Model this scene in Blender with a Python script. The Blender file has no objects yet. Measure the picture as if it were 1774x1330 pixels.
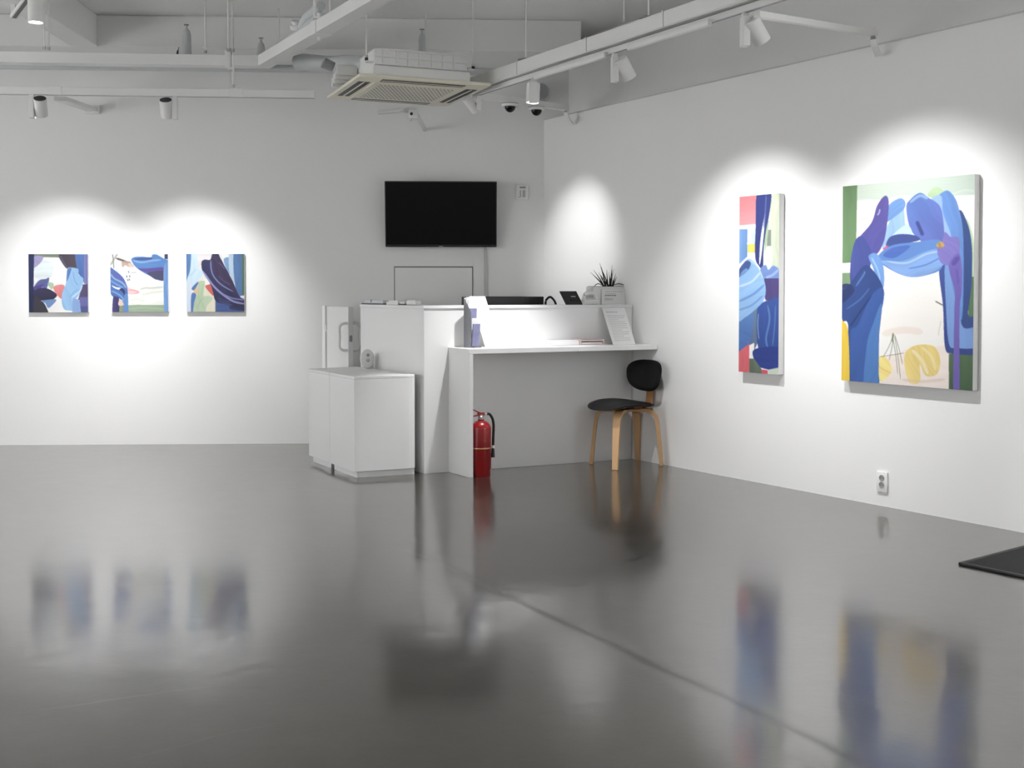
import bpy, bmesh, math, random
import numpy as np
from mathutils import Vector, Matrix, Quaternion

random.seed(7)
rng = np.random.default_rng(11)
S = bpy.context.scene
C = S.collection
PI = math.pi

# ------------------------------------------------------------------ camera, world, lights, exposure
FOC = 1950.0
PITCH = math.radians(1.5)
CAM_H = 1.3
PY = 505 + FOC * math.tan(PITCH)          # row of the optical axis
cd = bpy.data.cameras.new('camera')
cd.sensor_fit = 'HORIZONTAL'
cd.sensor_width = 36.0
cd.lens = 36.0 * FOC / 1774.0
cd.shift_x = 0.0
cd.shift_y = -(665 - PY) / 1774.0
cd.clip_start = 0.05
cam = bpy.data.objects.new('camera', cd)
cam.location = (0, 0, CAM_H)
cam.rotation_euler = (math.radians(90) - PITCH, 0, 0)
C.objects.link(cam)
S.camera = cam

S.view_settings.view_transform = 'Standard'
S.view_settings.look = 'None'
S.view_settings.exposure = 0.0
S.view_settings.gamma = 1.0
S.view_settings.use_curve_mapping = False
S.cycles.max_bounces = 8
S.cycles.diffuse_bounces = 6
S.cycles.glossy_bounces = 4
S.cycles.sample_clamp_indirect = 6.0

w = bpy.data.worlds.new('world')
S.world = w
w.use_nodes = True
w.node_tree.nodes['Background'].inputs[0].default_value = (1.0, 0.985, 0.97, 1)
w.node_tree.nodes['Background'].inputs[1].default_value = 0.55


def fill_spot(loc, target, watts):
    l = bpy.data.lights.new('unseen_fill_light', 'SPOT')
    l.energy = watts
    l.spot_size = math.radians(80)
    l.spot_blend = 0.8
    l.shadow_soft_size = 0.05
    l.color = (1, 1, .995)
    o = bpy.data.objects.new('unseen_fill_light', l)
    o.location = loc
    o.rotation_mode = 'QUATERNION'
    o.rotation_quaternion = (Vector(target) - Vector(loc)).to_track_quat('-Z', 'Y')
    C.objects.link(o)


# unseen spots added outside the frame, bounced off the walls as room fill
FILL_W = 1040.0
for y in (7.2, 5.4, 3.6, 1.8, 0.0):
    fill_spot((-5.5, y, 2.7), (-7.1, y, 1.45), FILL_W)
for t in (6.2, 7.8, 9.4, 11.0):
    fill_spot((0.275 + .5616 * t - .8274 * 1.4, 9.697 - .8274 * t - .5616 * 1.4, 2.7), (0.275 + .5616 * t, 9.697 - .8274 * t, 1.45), FILL_W)

SPOT_W = 165.0        # wall washing track heads
DESK_W = 230.0


# ------------------------------------------------------------------ geometry of the place
def ray(px, py):
    x = (px - 887) / FOC
    y = -(py - PY) / FOC
    return Vector((x, math.cos(PITCH) + y * math.sin(PITCH), -math.sin(PITCH) + y * math.cos(PITCH)))


def at_z(px, py, z):
    """point of the horizontal plane z seen at a pixel of the photograph"""
    d = ray(px, py)
    t = (z - CAM_H) / d.z
    return Vector((d.x * t, d.y * t, z))


def at_y(px, py, y):
    d = ray(px, py)
    t = y / d.y
    return Vector((d.x * t, y, CAM_H + d.z * t))


CORNER = Vector((0.275, 9.697, 0))
XB = Vector((0.99912, 0.04196, 0))        # along the back wall, left to right
NB = Vector((0.04196, -0.99912, 0))       # out of the back wall
XR = Vector((0.5616, -0.8274, 0))         # along the right wall, left to right
NR = Vector((-0.8274, -0.5616, 0))
AB = math.atan2(XB.y, XB.x)
AR = math.atan2(XR.y, XR.x)
RW0 = Vector((1.14, 8.422, 0))


def on_wall(px, py, which, off=0.0):
    p, n = (CORNER, NB) if which == 'back' else (RW0, NR)
    p = p + n * off
    d = ray(px, py)
    t = (p.x * n.x + p.y * n.y) / (d.x * n.x + d.y * n.y)
    return Vector((d.x * t, d.y * t, CAM_H + d.z * t))


# ------------------------------------------------------------------ materials
def lin(c):
    c = c / 255.0
    return c / 12.92 if c <= 0.04045 else ((c + 0.055) / 1.055) ** 2.4


def rgb(r, g, b, k=1.0):
    return (lin(r) * k, lin(g) * k, lin(b) * k, 1)


def mat(name, col, rough=0.5, metal=0.0, var=0.04, scale=6.0, bump=0.0, bscale=60.0, spec=0.5, emit=None, emit_s=0.0,
        stretch=None, var_col=None):
    m = bpy.data.materials.new(name)
    m.use_nodes = True
    nt = m.node_tree
    b = nt.nodes['Principled BSDF']
    b.inputs['Roughness'].default_value = rough
    b.inputs['Metallic'].default_value = metal
    b.inputs['Specular IOR Level'].default_value = spec
    if emit is not None:
        b.inputs['Emission Color'].default_value = emit
        b.inputs['Emission Strength'].default_value = emit_s
    tc = nt.nodes.new('ShaderNodeTexCoord')
    mp = nt.nodes.new('ShaderNodeMapping')
    if stretch:
        mp.inputs['Scale'].default_value = stretch
    nt.links.new(tc.outputs['Object'], mp.inputs['Vector'])
    n = nt.nodes.new('ShaderNodeTexNoise')
    n.inputs['Scale'].default_value = scale
    n.inputs['Detail'].default_value = 4
    nt.links.new(mp.outputs[0], n.inputs['Vector'])
    mix = nt.nodes.new('ShaderNodeMix')
    mix.data_type = 'RGBA'
    lo = var_col if var_col else tuple(max(0, c * (1 - 2 * var)) for c in col[:3]) + (1,)
    mix.inputs[6].default_value = lo
    mix.inputs[7].default_value = col
    nt.links.new(n.outputs['Fac'], mix.inputs[0])
    nt.links.new(mix.outputs[2], b.inputs['Base Color'])
    if bump > 0:
        n2 = nt.nodes.new('ShaderNodeTexNoise')
        n2.inputs['Scale'].default_value = bscale
        n2.inputs['Detail'].default_value = 5
        nt.links.new(mp.outputs[0], n2.inputs['Vector'])
        bp = nt.nodes.new('ShaderNodeBump')
        bp.inputs['Strength'].default_value = bump
        bp.inputs['Distance'].default_value = 0.01
        nt.links.new(n2.outputs['Fac'], bp.inputs['Height'])
        nt.links.new(bp.outputs[0], b.inputs['Normal'])
    return m


M = {}
M['wall'] = mat('white_wall_paint', (0.80, 0.80, 0.80, 1), 0.75, var=0.012, scale=1.2, bump=0.05, bscale=35)
M['upper'] = mat('white_ceiling_paint', (0.82, 0.82, 0.815, 1), 0.8, var=0.04, scale=1.5, bump=0.15, bscale=14)
M['white'] = mat('white_lacquer', (0.78, 0.78, 0.78, 1), 0.38, var=0.01, scale=3)
M['metal_white'] = mat('white_powder_coat', (0.74, 0.74, 0.73, 1), 0.45, var=0.02, scale=10)
M['plastic_white'] = mat('white_plastic', (0.76, 0.76, 0.75, 1), 0.4, var=0.02, scale=10)
M['cream'] = mat('cream_plastic', rgb(226, 222, 204), 0.45, var=0.03, scale=6)
M['grey'] = mat('grey_plastic', (0.30, 0.30, 0.31, 1), 0.5)
M['dark'] = mat('dark_plastic', (0.02, 0.02, 0.022, 1), 0.45)
M['gap'] = mat('dark_gap', (0.16, 0.16, 0.155, 1), 0.8)
M['duct_grey'] = mat('light_grey_plastic', (0.52, 0.52, 0.52, 1), 0.5)
M['screen'] = mat('black_glass', (0.003, 0.003, 0.0035, 1), 0.07, var=0.0, spec=0.22)
M['bezel'] = mat('black_bezel', (0.012, 0.012, 0.012, 1), 0.3)
M['leather'] = mat('black_leather', (0.005, 0.005, 0.0055, 1), 0.5, spec=0.3, var=0.1, scale=30, bump=0.12, bscale=140)
M['wood'] = mat('light_ash_plywood', rgb(201, 165, 122), 0.45, scale=9, stretch=(1, 1, 0.12), var_col=rgb(178, 138, 96))
M['wood_edge'] = mat('plywood_spine', rgb(176, 128, 80), 0.45, scale=9, stretch=(1, 1, 0.12), var_col=rgb(150, 104, 62))
M['red'] = mat('red_enamel', rgb(140, 20, 24), 0.3, var=0.05)
M['rubber'] = mat('black_rubber', (0.012, 0.012, 0.012, 1), 0.55)
M['chrome'] = mat('steel', (0.55, 0.54, 0.52, 1), 0.3, metal=1.0)
M['gold'] = mat('pale_band', rgb(200, 170, 120), 0.35, metal=0.6)
M['paper'] = mat('white_paper', (0.80, 0.80, 0.80, 1), 0.7, var=0.01)
M['paper_grey'] = mat('greyish_paper', (0.62, 0.64, 0.64, 1), 0.6, var=0.02)
M['ink'] = mat('grey_print', (0.45, 0.47, 0.47, 1), 0.7)
M['ink_dark'] = mat('dark_print', (0.10, 0.10, 0.11, 1), 0.7)
M['leaf'] = mat('very_dark_leaf', rgb(30, 36, 28), 0.5, var=0.2, scale=20)
M['soil'] = mat('soil', (0.02, 0.017, 0.014, 1), 0.9)
M['mat'] = mat('charcoal_carpet', (0.018, 0.018, 0.018, 1), 0.95, var=0.25, scale=60, bump=0.8, bscale=260)
M['canvas'] = mat('canvas_edge', (0.80, 0.80, 0.79, 1), 0.8, var=0.03, scale=30, bump=0.1, bscale=300)
M['insul'] = mat('white_pipe_wrap', (0.56, 0.58, 0.59, 1), 0.7, var=0.08, scale=8, bump=0.25, bscale=20)
M['pinkish'] = mat('pinkish_acrylic', rgb(226, 208, 204), 0.3, var=0.02)
M['leaflet_blue'] = mat('bluish_leaflet', rgb(150, 150, 185), 0.5, var=0.25, scale=14, var_col=rgb(90, 92, 125))
M['navy'] = mat('navy_cover', rgb(40, 44, 70), 0.5)
M['smoke_acrylic'] = mat('smoked_acrylic', rgb(110, 112, 118), 0.2)
M['lens'] = mat('lit_lamp_lens', (1, 1, 1, 1), 0.3, var=0, emit=(1, 0.98, 0.95, 1), emit_s=9.0)
M['vent_mesh'] = mat('dark_vent_mesh', (0.03, 0.03, 0.03, 1), 0.6)


def floor_material():
    m = bpy.data.materials.new('polished_concrete')
    m.use_nodes = True
    nt = m.node_tree
    b = nt.nodes['Principled BSDF']
    tc = nt.nodes.new('ShaderNodeTexCoord')

    def noise(scale, detail, rough=0.55, dist=0.0):
        n = nt.nodes.new('ShaderNodeTexNoise')
        n.inputs['Scale'].default_value = scale
        n.inputs['Detail'].default_value = detail
        n.inputs['Roughness'].default_value = rough
        n.inputs['Distortion'].default_value = dist
        nt.links.new(tc.outputs['Object'], n.inputs['Vector'])
        return n

    n1 = noise(0.55, 6, 0.6, 0.6)
    n2 = noise(7.0, 8, 0.65)
    n3 = noise(60.0, 3)
    r1 = nt.nodes.new('ShaderNodeValToRGB')
    e = r1.color_ramp.elements
    e[0].position, e[0].color = 0.30, (0.014, 0.0117, 0.009, 1)
    e[1].position, e[1].color = 0.72, (0.034, 0.0293, 0.023, 1)
    nt.links.new(n1.outputs['Fac'], r1.inputs[0])
    r2 = nt.nodes.new('ShaderNodeValToRGB')
    e = r2.color_ramp.elements
    e[0].position, e[0].color = 0.25, (0.74, 0.74, 0.74, 1)
    e[1].position, e[1].color = 0.75, (1.22, 1.21, 1.18, 1)
    nt.links.new(n2.outputs['Fac'], r2.inputs[0])
    mul = nt.nodes.new('ShaderNodeMix')
    mul.data_type = 'RGBA'
    mul.blend_type = 'MULTIPLY'
    mul.inputs[0].default_value = 1
    nt.links.new(r1.outputs[0], mul.inputs[6])
    nt.links.new(r2.outputs[0], mul.inputs[7])

    def line_mask(p, q, half, wob):
        '''1 on a thin worn line from p to q on the floor, 0 elsewhere'''
        d = Vector((q[0] - p[0], q[1] - p[1], 0))
        L = d.length
        mp = nt.nodes.new('ShaderNodeMapping')
        mp.vector_type = 'TEXTURE'
        mp.inputs['Location'].default_value = (p[0], p[1], 0)
        mp.inputs['Rotation'].default_value = (0, 0, math.atan2(d.y, d.x))
        nt.links.new(tc.outputs['Object'], mp.inputs['Vector'])
        sp = nt.nodes.new('ShaderNodeSeparateXYZ')
        nt.links.new(mp.outputs[0], sp.inputs[0])
        nz = noise(2.2, 5, 0.6)
        w_ = nt.nodes.new('ShaderNodeMath')
        w_.operation = 'MULTIPLY_ADD'
        nt.links.new(nz.outputs['Fac'], w_.inputs[0])
        w_.inputs[1].default_value = wob
        w_.inputs[2].default_value = -wob / 2
        a_ = nt.nodes.new('ShaderNodeMath')
        a_.operation = 'ADD'
        nt.links.new(sp.outputs['Y'], a_.inputs[0])
        nt.links.new(w_.outputs[0], a_.inputs[1])
        ab = nt.nodes.new('ShaderNodeMath')
        ab.operation = 'ABSOLUTE'
        nt.links.new(a_.outputs[0], ab.inputs[0])
        m1 = nt.nodes.new('ShaderNodeMapRange')
        m1.interpolation_type = 'SMOOTHSTEP'
        m1.inputs['From Min'].default_value = 0
        m1.inputs['From Max'].default_value = half
        m1.inputs['To Min'].default_value = 1
        m1.inputs['To Max'].default_value = 0
        nt.links.new(ab.outputs[0], m1.inputs['Value'])
        out = m1.outputs[0]
        for lo, hi in ((0, .25), (L, L - .25)):
            m2 = nt.nodes.new('ShaderNodeMapRange')
            m2.inputs['From Min'].default_value = lo
            m2.inputs['From Max'].default_value = hi
            nt.links.new(sp.outputs['X'], m2.inputs['Value'])
            mm = nt.nodes.new('ShaderNodeMath')
            mm.operation = 'MULTIPLY'
            nt.links.new(out, mm.inputs[0])
            nt.links.new(m2.outputs[0], mm.inputs[1])
            out = mm.outputs[0]
        nz2 = noise(1.1, 3, 0.6)
        m3 = nt.nodes.new('ShaderNodeMapRange')
        m3.inputs['From Min'].default_value = .38
        m3.inputs['From Max'].default_value = .58
        m3.inputs['To Min'].default_value = .35
        nt.links.new(nz2.outputs['Fac'], m3.inputs['Value'])
        mm = nt.nodes.new('ShaderNodeMath')
        mm.operation = 'MULTIPLY'
        nt.links.new(out, mm.inputs[0])
        nt.links.new(m3.outputs[0], mm.inputs[1])
        return mm.outputs[0]

    last = mul.outputs[2]
    joint = None
    for (p, q, half, wob, col, k) in ((at_z(700, 948, 0), at_z(1560, 1352, 0), .034, .06, (0.012, 0.011, 0.010, 1), .9),
                                      (at_z(10, 1238, 0), at_z(420, 1182, 0), .006, .10, (0.10, 0.09, 0.08, 1), .7),
                                      (at_z(150, 1330, 0), at_z(560, 1235, 0), .005, .14, (0.12, 0.11, 0.10, 1), .35)):
        lm = line_mask(p, q, half, wob)
        if joint is None:
            joint = lm
        kk = nt.nodes.new('ShaderNodeMath')
        kk.operation = 'MULTIPLY'
        kk.inputs[1].default_value = k
        nt.links.new(lm, kk.inputs[0])
        mx = nt.nodes.new('ShaderNodeMix')
        mx.data_type = 'RGBA'
        nt.links.new(kk.outputs[0], mx.inputs[0])
        nt.links.new(last, mx.inputs[6])
        mx.inputs[7].default_value = col
        last = mx.outputs[2]
    nt.links.new(last, b.inputs['Base Color'])
    cw = nt.nodes.new('ShaderNodeMapRange')
    cw.inputs['To Min'].default_value = 0.92
    cw.inputs['To Max'].default_value = 0.18
    nt.links.new(joint, cw.inputs['Value'])
    nt.links.new(cw.outputs[0], b.inputs['Coat Weight'])
    rr = nt.nodes.new('ShaderNodeMapRange')
    rr.inputs['From Min'].default_value = 0.3
    rr.inputs['From Max'].default_value = 0.7
    rr.inputs['To Min'].default_value = 0.07
    rr.inputs['To Max'].default_value = 0.15
    nt.links.new(n2.outputs['Fac'], rr.inputs['Value'])
    b.inputs['Roughness'].default_value = 0.285
    b.inputs['Specular IOR Level'].default_value = 0.5
    b.inputs['Specular Tint'].default_value = (1.0, 0.965, 0.92, 1)
    b.inputs['Coat Tint'].default_value = (1.0, 0.985, 0.965, 1)
    b.inputs['Coat IOR'].default_value = 1.47
    nt.links.new(rr.outputs[0], b.inputs['Coat Roughness'])
    add = nt.nodes.new('ShaderNodeMath')
    add.operation = 'MULTIPLY_ADD'
    nt.links.new(n3.outputs['Fac'], add.inputs[0])
    add.inputs[1].default_value = 0.04
    nb2 = noise(4.5, 5, 0.6)
    nt.links.new(nb2.outputs['Fac'], add.inputs[2])
    bp = nt.nodes.new('ShaderNodeBump')
    bp.inputs['Strength'].default_value = 0.09
    bp.inputs['Distance'].default_value = 0.014
    nt.links.new(add.outputs[0], bp.inputs['Height'])
    nt.links.new(bp.outputs[0], b.inputs['Normal'])
    nt.links.new(bp.outputs[0], b.inputs['Coat Normal'])
    return m


M['floor'] = floor_material()


# ------------------------------------------------------------------ mesh helpers
class G:
    def __init__(self):
        self.bm = bmesh.new()

    def _xf(self, vs, rot=None, loc=(0, 0, 0)):
        mtx = Matrix.Translation(loc)
        if rot is not None:
            mtx = mtx @ (rot.to_matrix().to_4x4() if isinstance(rot, Quaternion) else rot.to_4x4())
        for v in vs:
            v.co = mtx @ v.co

    def box(self, c, s, rot=None, bev=0.0, seg=2):
        t = bmesh.new()
        bmesh.ops.create_cube(t, size=1)
        for v in t.verts:
            v.co = Vector((v.co.x * s[0], v.co.y * s[1], v.co.z * s[2]))
        if bev > 0:
            bmesh.ops.bevel(t, geom=t.edges[:], offset=bev, segments=seg, affect='EDGES', profile=0.5)
        mtx = Matrix.Translation(c)
        if rot is not None:
            mtx = mtx @ (rot.to_matrix().to_4x4() if isinstance(rot, Quaternion) else rot.to_4x4())
        t.transform(mtx)
        self.join(t)
        return self

    def join(self, t):
        me = bpy.data.meshes.new('tmp')
        t.to_mesh(me)
        t.free()
        self.bm.from_mesh(me)
        bpy.data.meshes.remove(me)

    def prism(self, poly, z0, z1, bev=0.0, seg=2):
        """poly: xy points; z0/z1 floats or per-vertex lists"""
        t = bmesh.new()
        n = len(poly)
        za = z0 if isinstance(z0, (list, tuple)) else [z0] * n
        zb = z1 if isinstance(z1, (list, tuple)) else [z1] * n
        a = [t.verts.new((p[0], p[1], za[i])) for i, p in enumerate(poly)]
        b = [t.verts.new((p[0], p[1], zb[i])) for i, p in enumerate(poly)]
        t.faces.new(a[::-1])
        t.faces.new(b)
        for i in range(n):
            j = (i + 1) % n
            t.faces.new((a[i], a[j], b[j], b[i]))
        bmesh.ops.recalc_face_normals(t, faces=t.faces[:])
        if bev > 0:
            bmesh.ops.bevel(t, geom=t.edges[:], offset=bev, segments=seg, affect='EDGES', profile=0.5)
        self.join(t)
        return self

    def lathe(self, prof, loc=(0, 0, 0), rot=None, n=24):
        t = bmesh.new()
        rings = []
        for r, z in prof:
            if r < 1e-6:
                rings.append([t.verts.new((0, 0, z))])
            else:
                rings.append([t.verts.new((r * math.cos(2 * PI * k / n), r * math.sin(2 * PI * k / n), z)) for k in range(n)])
        for A, B in zip(rings[:-1], rings[1:]):
            if len(A) == 1 and len(B) == 1:
                continue
            for k in range(n):
                j = (k + 1) % n
                if len(A) == 1:
                    t.faces.new((A[0], B[j], B[k]))
                elif len(B) == 1:
                    t.faces.new((A[k], A[j], B[0]))
                else:
                    t.faces.new((A[k], A[j], B[j], B[k]))
        if len(rings[0]) > 1:
            t.faces.new(rings[0][::-1])
        if len(rings[-1]) > 1:
            t.faces.new(rings[-1])
        bmesh.ops.recalc_face_normals(t, faces=t.faces[:])
        mtx = Matrix.Translation(loc)
        if rot is not None:
            mtx = mtx @ (rot.to_matrix().to_4x4() if isinstance(rot, Quaternion) else rot.to_4x4())
        t.transform(mtx)
        self.join(t)
        return self

    def sweep(self, pts, sect, up=Vector((0, 0, 1)), scales=None, closed=True):
        """sweep a 2-D section (side, up) along points"""
        t = bmesh.new()
        pts = [Vector(p) for p in pts]
        rings = []
        for i, p in enumerate(pts):
            d = (pts[min(i + 1, len(pts) - 1)] - pts[max(i - 1, 0)]).normalized()
            u = up
            if abs(d.dot(u)) > 0.97:
                u = Vector((1, 0, 0)) if abs(d.x) < 0.9 else Vector((0, 1, 0))
            s = d.cross(u).normalized()
            v = s.cross(d).normalized()
            k = scales[i] if scales else (1, 1)
            rings.append([t.verts.new(p + s * a * k[0] + v * b * k[1]) for a, b in sect])
        n = len(sect)
        for A, B in zip(rings[:-1], rings[1:]):
            for k in range(n):
                j = (k + 1) % n
                t.faces.new((A[k], A[j], B[j], B[k]))
        t.faces.new(rings[0][::-1])
        t.faces.new(rings[-1])
        bmesh.ops.recalc_face_normals(t, faces=t.faces[:])
        self.join(t)
        return self

    def tube(self, pts, r, n=10, scales=None):
        sect = [(r * math.cos(2 * PI * k / n), r * math.sin(2 * PI * k / n)) for k in range(n)]
        return self.sweep(pts, sect, scales=scales)

    def bar(self, a, b, wd, ht):
        sect = [(-wd / 2, -ht / 2), (wd / 2, -ht / 2), (wd / 2, ht / 2), (-wd / 2, ht / 2)]
        return self.sweep([a, b], sect)

    def build(self, name, m, parent=None, smooth=False, loc=None, rot=None, label=None, kind=None):
        me = bpy.data.meshes.new(name)
        self.bm.to_mesh(me)
        self.bm.free()
        if m is not None:
            for x in (m if isinstance(m, (list, tuple)) else [m]):
                me.materials.append(x)
        if smooth:
            me.shade_smooth()
            me.set_sharp_from_angle(angle=math.radians(38))
        o = bpy.data.objects.new(name, me)
        C.objects.link(o)
        if parent is not None:
            o.parent = parent
        if loc is not None:
            o.location = loc
        if rot is not None:
            o.rotation_mode = 'QUATERNION'
            o.rotation_quaternion = rot
        if label:
            o['label'] = label
        if kind:
            o['kind'] = kind
        return o


def thing(name, label, cat, loc=(0, 0, 0), rz=0.0, group=None):
    o = bpy.data.objects.new(name, None)
    o.empty_display_size = 0.1
    C.objects.link(o)
    o.location = loc
    o.rotation_euler = (0, 0, rz)
    o['label'] = label
    o['category'] = cat
    if group:
        o['group'] = group
    return o


def tag(o, label, cat, group=None):
    o['label'] = label
    o['category'] = cat
    if group:
        o['group'] = group
    return o


def struct(g, name, m, label=None):
    o = g.build(name, m)
    o['kind'] = 'structure'
    if label:
        o['label'] = label
    return o


def smooth_path(pts, n=6):
    pts = [Vector(p) for p in pts]
    P = [pts[0]] + pts + [pts[-1]]
    out = []
    for i in range(1, len(P) - 2):
        for k in range(n):
            t = k / n
            a, b, c, d = P[i - 1], P[i], P[i + 1], P[i + 2]
            out.append(0.5 * ((2 * b) + (c - a) * t + (2 * a - 5 * b + 4 * c - d) * t * t + (3 * b - a - 3 * c + d) * t ** 3))
    out.append(pts[-1])
    return out


def V2(p):
    return (p.x, p.y)


# ------------------------------------------------------------------ the setting
CEIL = 3.45
back_l = CORNER - XB * 7.4                 # far left end of the back wall
right_e = CORNER + XR * 14.9               # where the right wall ends, behind the camera
RET = 0.18                                 # the upper right wall stands back behind the partition
rear_l = Vector((back_l.x, -2.6, 0))

fl = G().prism([(-8.2, -2.6), (10, -2.6), (10, 11), (-8.2, 11)], -0.12, 0.0)
floor_o = struct(fl, 'floor', M['floor'], 'dark polished concrete floor')
ce = G().prism([(-8.2, -2.6), (10, -2.6), (10, 11), (-8.2, 11)], CEIL, CEIL + 0.15)
struct(ce, 'ceiling', M['upper'], 'painted bare concrete ceiling')

# back wall: one plane up to the ceiling
bk = [back_l - XB * 0.3, CORNER + XB * 1.0, CORNER + XB * 1.0 - NB * 0.15, back_l - XB * 0.3 - NB * 0.15]
struct(G().prism([V2(p) for p in bk], 0, CEIL), 'wall_back', M['wall'], 'white back wall with three small square paintings')
# right wall: white partition whose top edge shows, the real wall stands back above it
ra, rb = CORNER, right_e
rt = [2.775, 2.86, 2.86, 2.775]
struct(G().prism([V2(ra), V2(rb), V2(rb - NR * 0.06), V2(ra - NR * 0.06)], 0, rt), 'wall_right', M['wall'],
       'white right wall with two tall paintings')
struct(G().prism([V2(ra - NR * RET), V2(rb - NR * RET), V2(rb - NR * (RET + .12)), V2(ra - NR * (RET + .12))], 0, CEIL),
       'trim_1', M['upper'], 'upper wall set back above the right partition')
struct(G().prism([V2(back_l + Vector((0, .5, 0))), V2(rear_l), V2(rear_l - Vector((.15, 0, 0))), V2(back_l + Vector((-.15, .5, 0)))], 0, CEIL),
       'wall_left', M['wall'], 'white left wall outside the frame')

tb_ = [V2(ra + NR * .004), V2(rb + NR * .004), V2(rb - NR * .06), V2(ra - NR * .06)]  # thin grey strip added to stand in for the shadow line up there
struct(G().prism(tb_, [z - .006 for z in rt], [z + .003 for z in rt]), 'trim_4', M['duct_grey'], 'added grey strip drawing the shadow line along the right partition top')

# drop beam along the back wall and one crossing to it
wb0 = at_y(0, 86, 8.55) - Vector((3.2, 0, 0))
bw = [Vector((-7.0, 8.62, 0)), Vector((0.55, 8.98, 0)), CORNER + XB * 0.25, back_l]
struct(G().prism([V2(p) for p in bw], 3.2, CEIL, bev=0.01), 'trim_2', M['upper'], 'shallow concrete beam along the back wall')
struct(G().prism([(-3.42, 8.80), (-3.22, 8.80), (-3.05, 3.0), (-3.25, 3.0)], 3.2, CEIL, bev=0.01), 'trim_3', M['upper'],
       'concrete beam running toward the back wall')

# ------------------------------------------------------------------ paintings
def homography(src):
    """matrix that takes four picture corners TL,TR,BR,BL to the unit square (0,0),(1,0),(1,1),(0,1)"""
    dst = [(0, 0), (1, 0), (1, 1), (0, 1)]
    A, b = [], []
    for (x, y), (u, v) in zip(src, dst):
        A.append([x, y, 1, 0, 0, 0, -u * x, -u * y]); b.append(u)
        A.append([0, 0, 0, x, y, 1, -v * x, -v * y]); b.append(v)
    h = np.linalg.solve(np.array(A, float), np.array(b, float))
    return np.append(h, 1).reshape(3, 3)


def catmull(pts, n=6):
    P = np.array(pts, float)
    out = []
    L = len(P)
    for i in range(L):
        a, b, c, d = P[i - 1], P[i], P[(i + 1) % L], P[(i + 2) % L]
        for k in range(n):
            t = k / n
            out.append(0.5 * (2 * b + (c - a) * t + (2 * a - 5 * b + 4 * c - d) * t * t + (3 * b - a - 3 * c + d) * t ** 3))
    return np.array(out)


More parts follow.
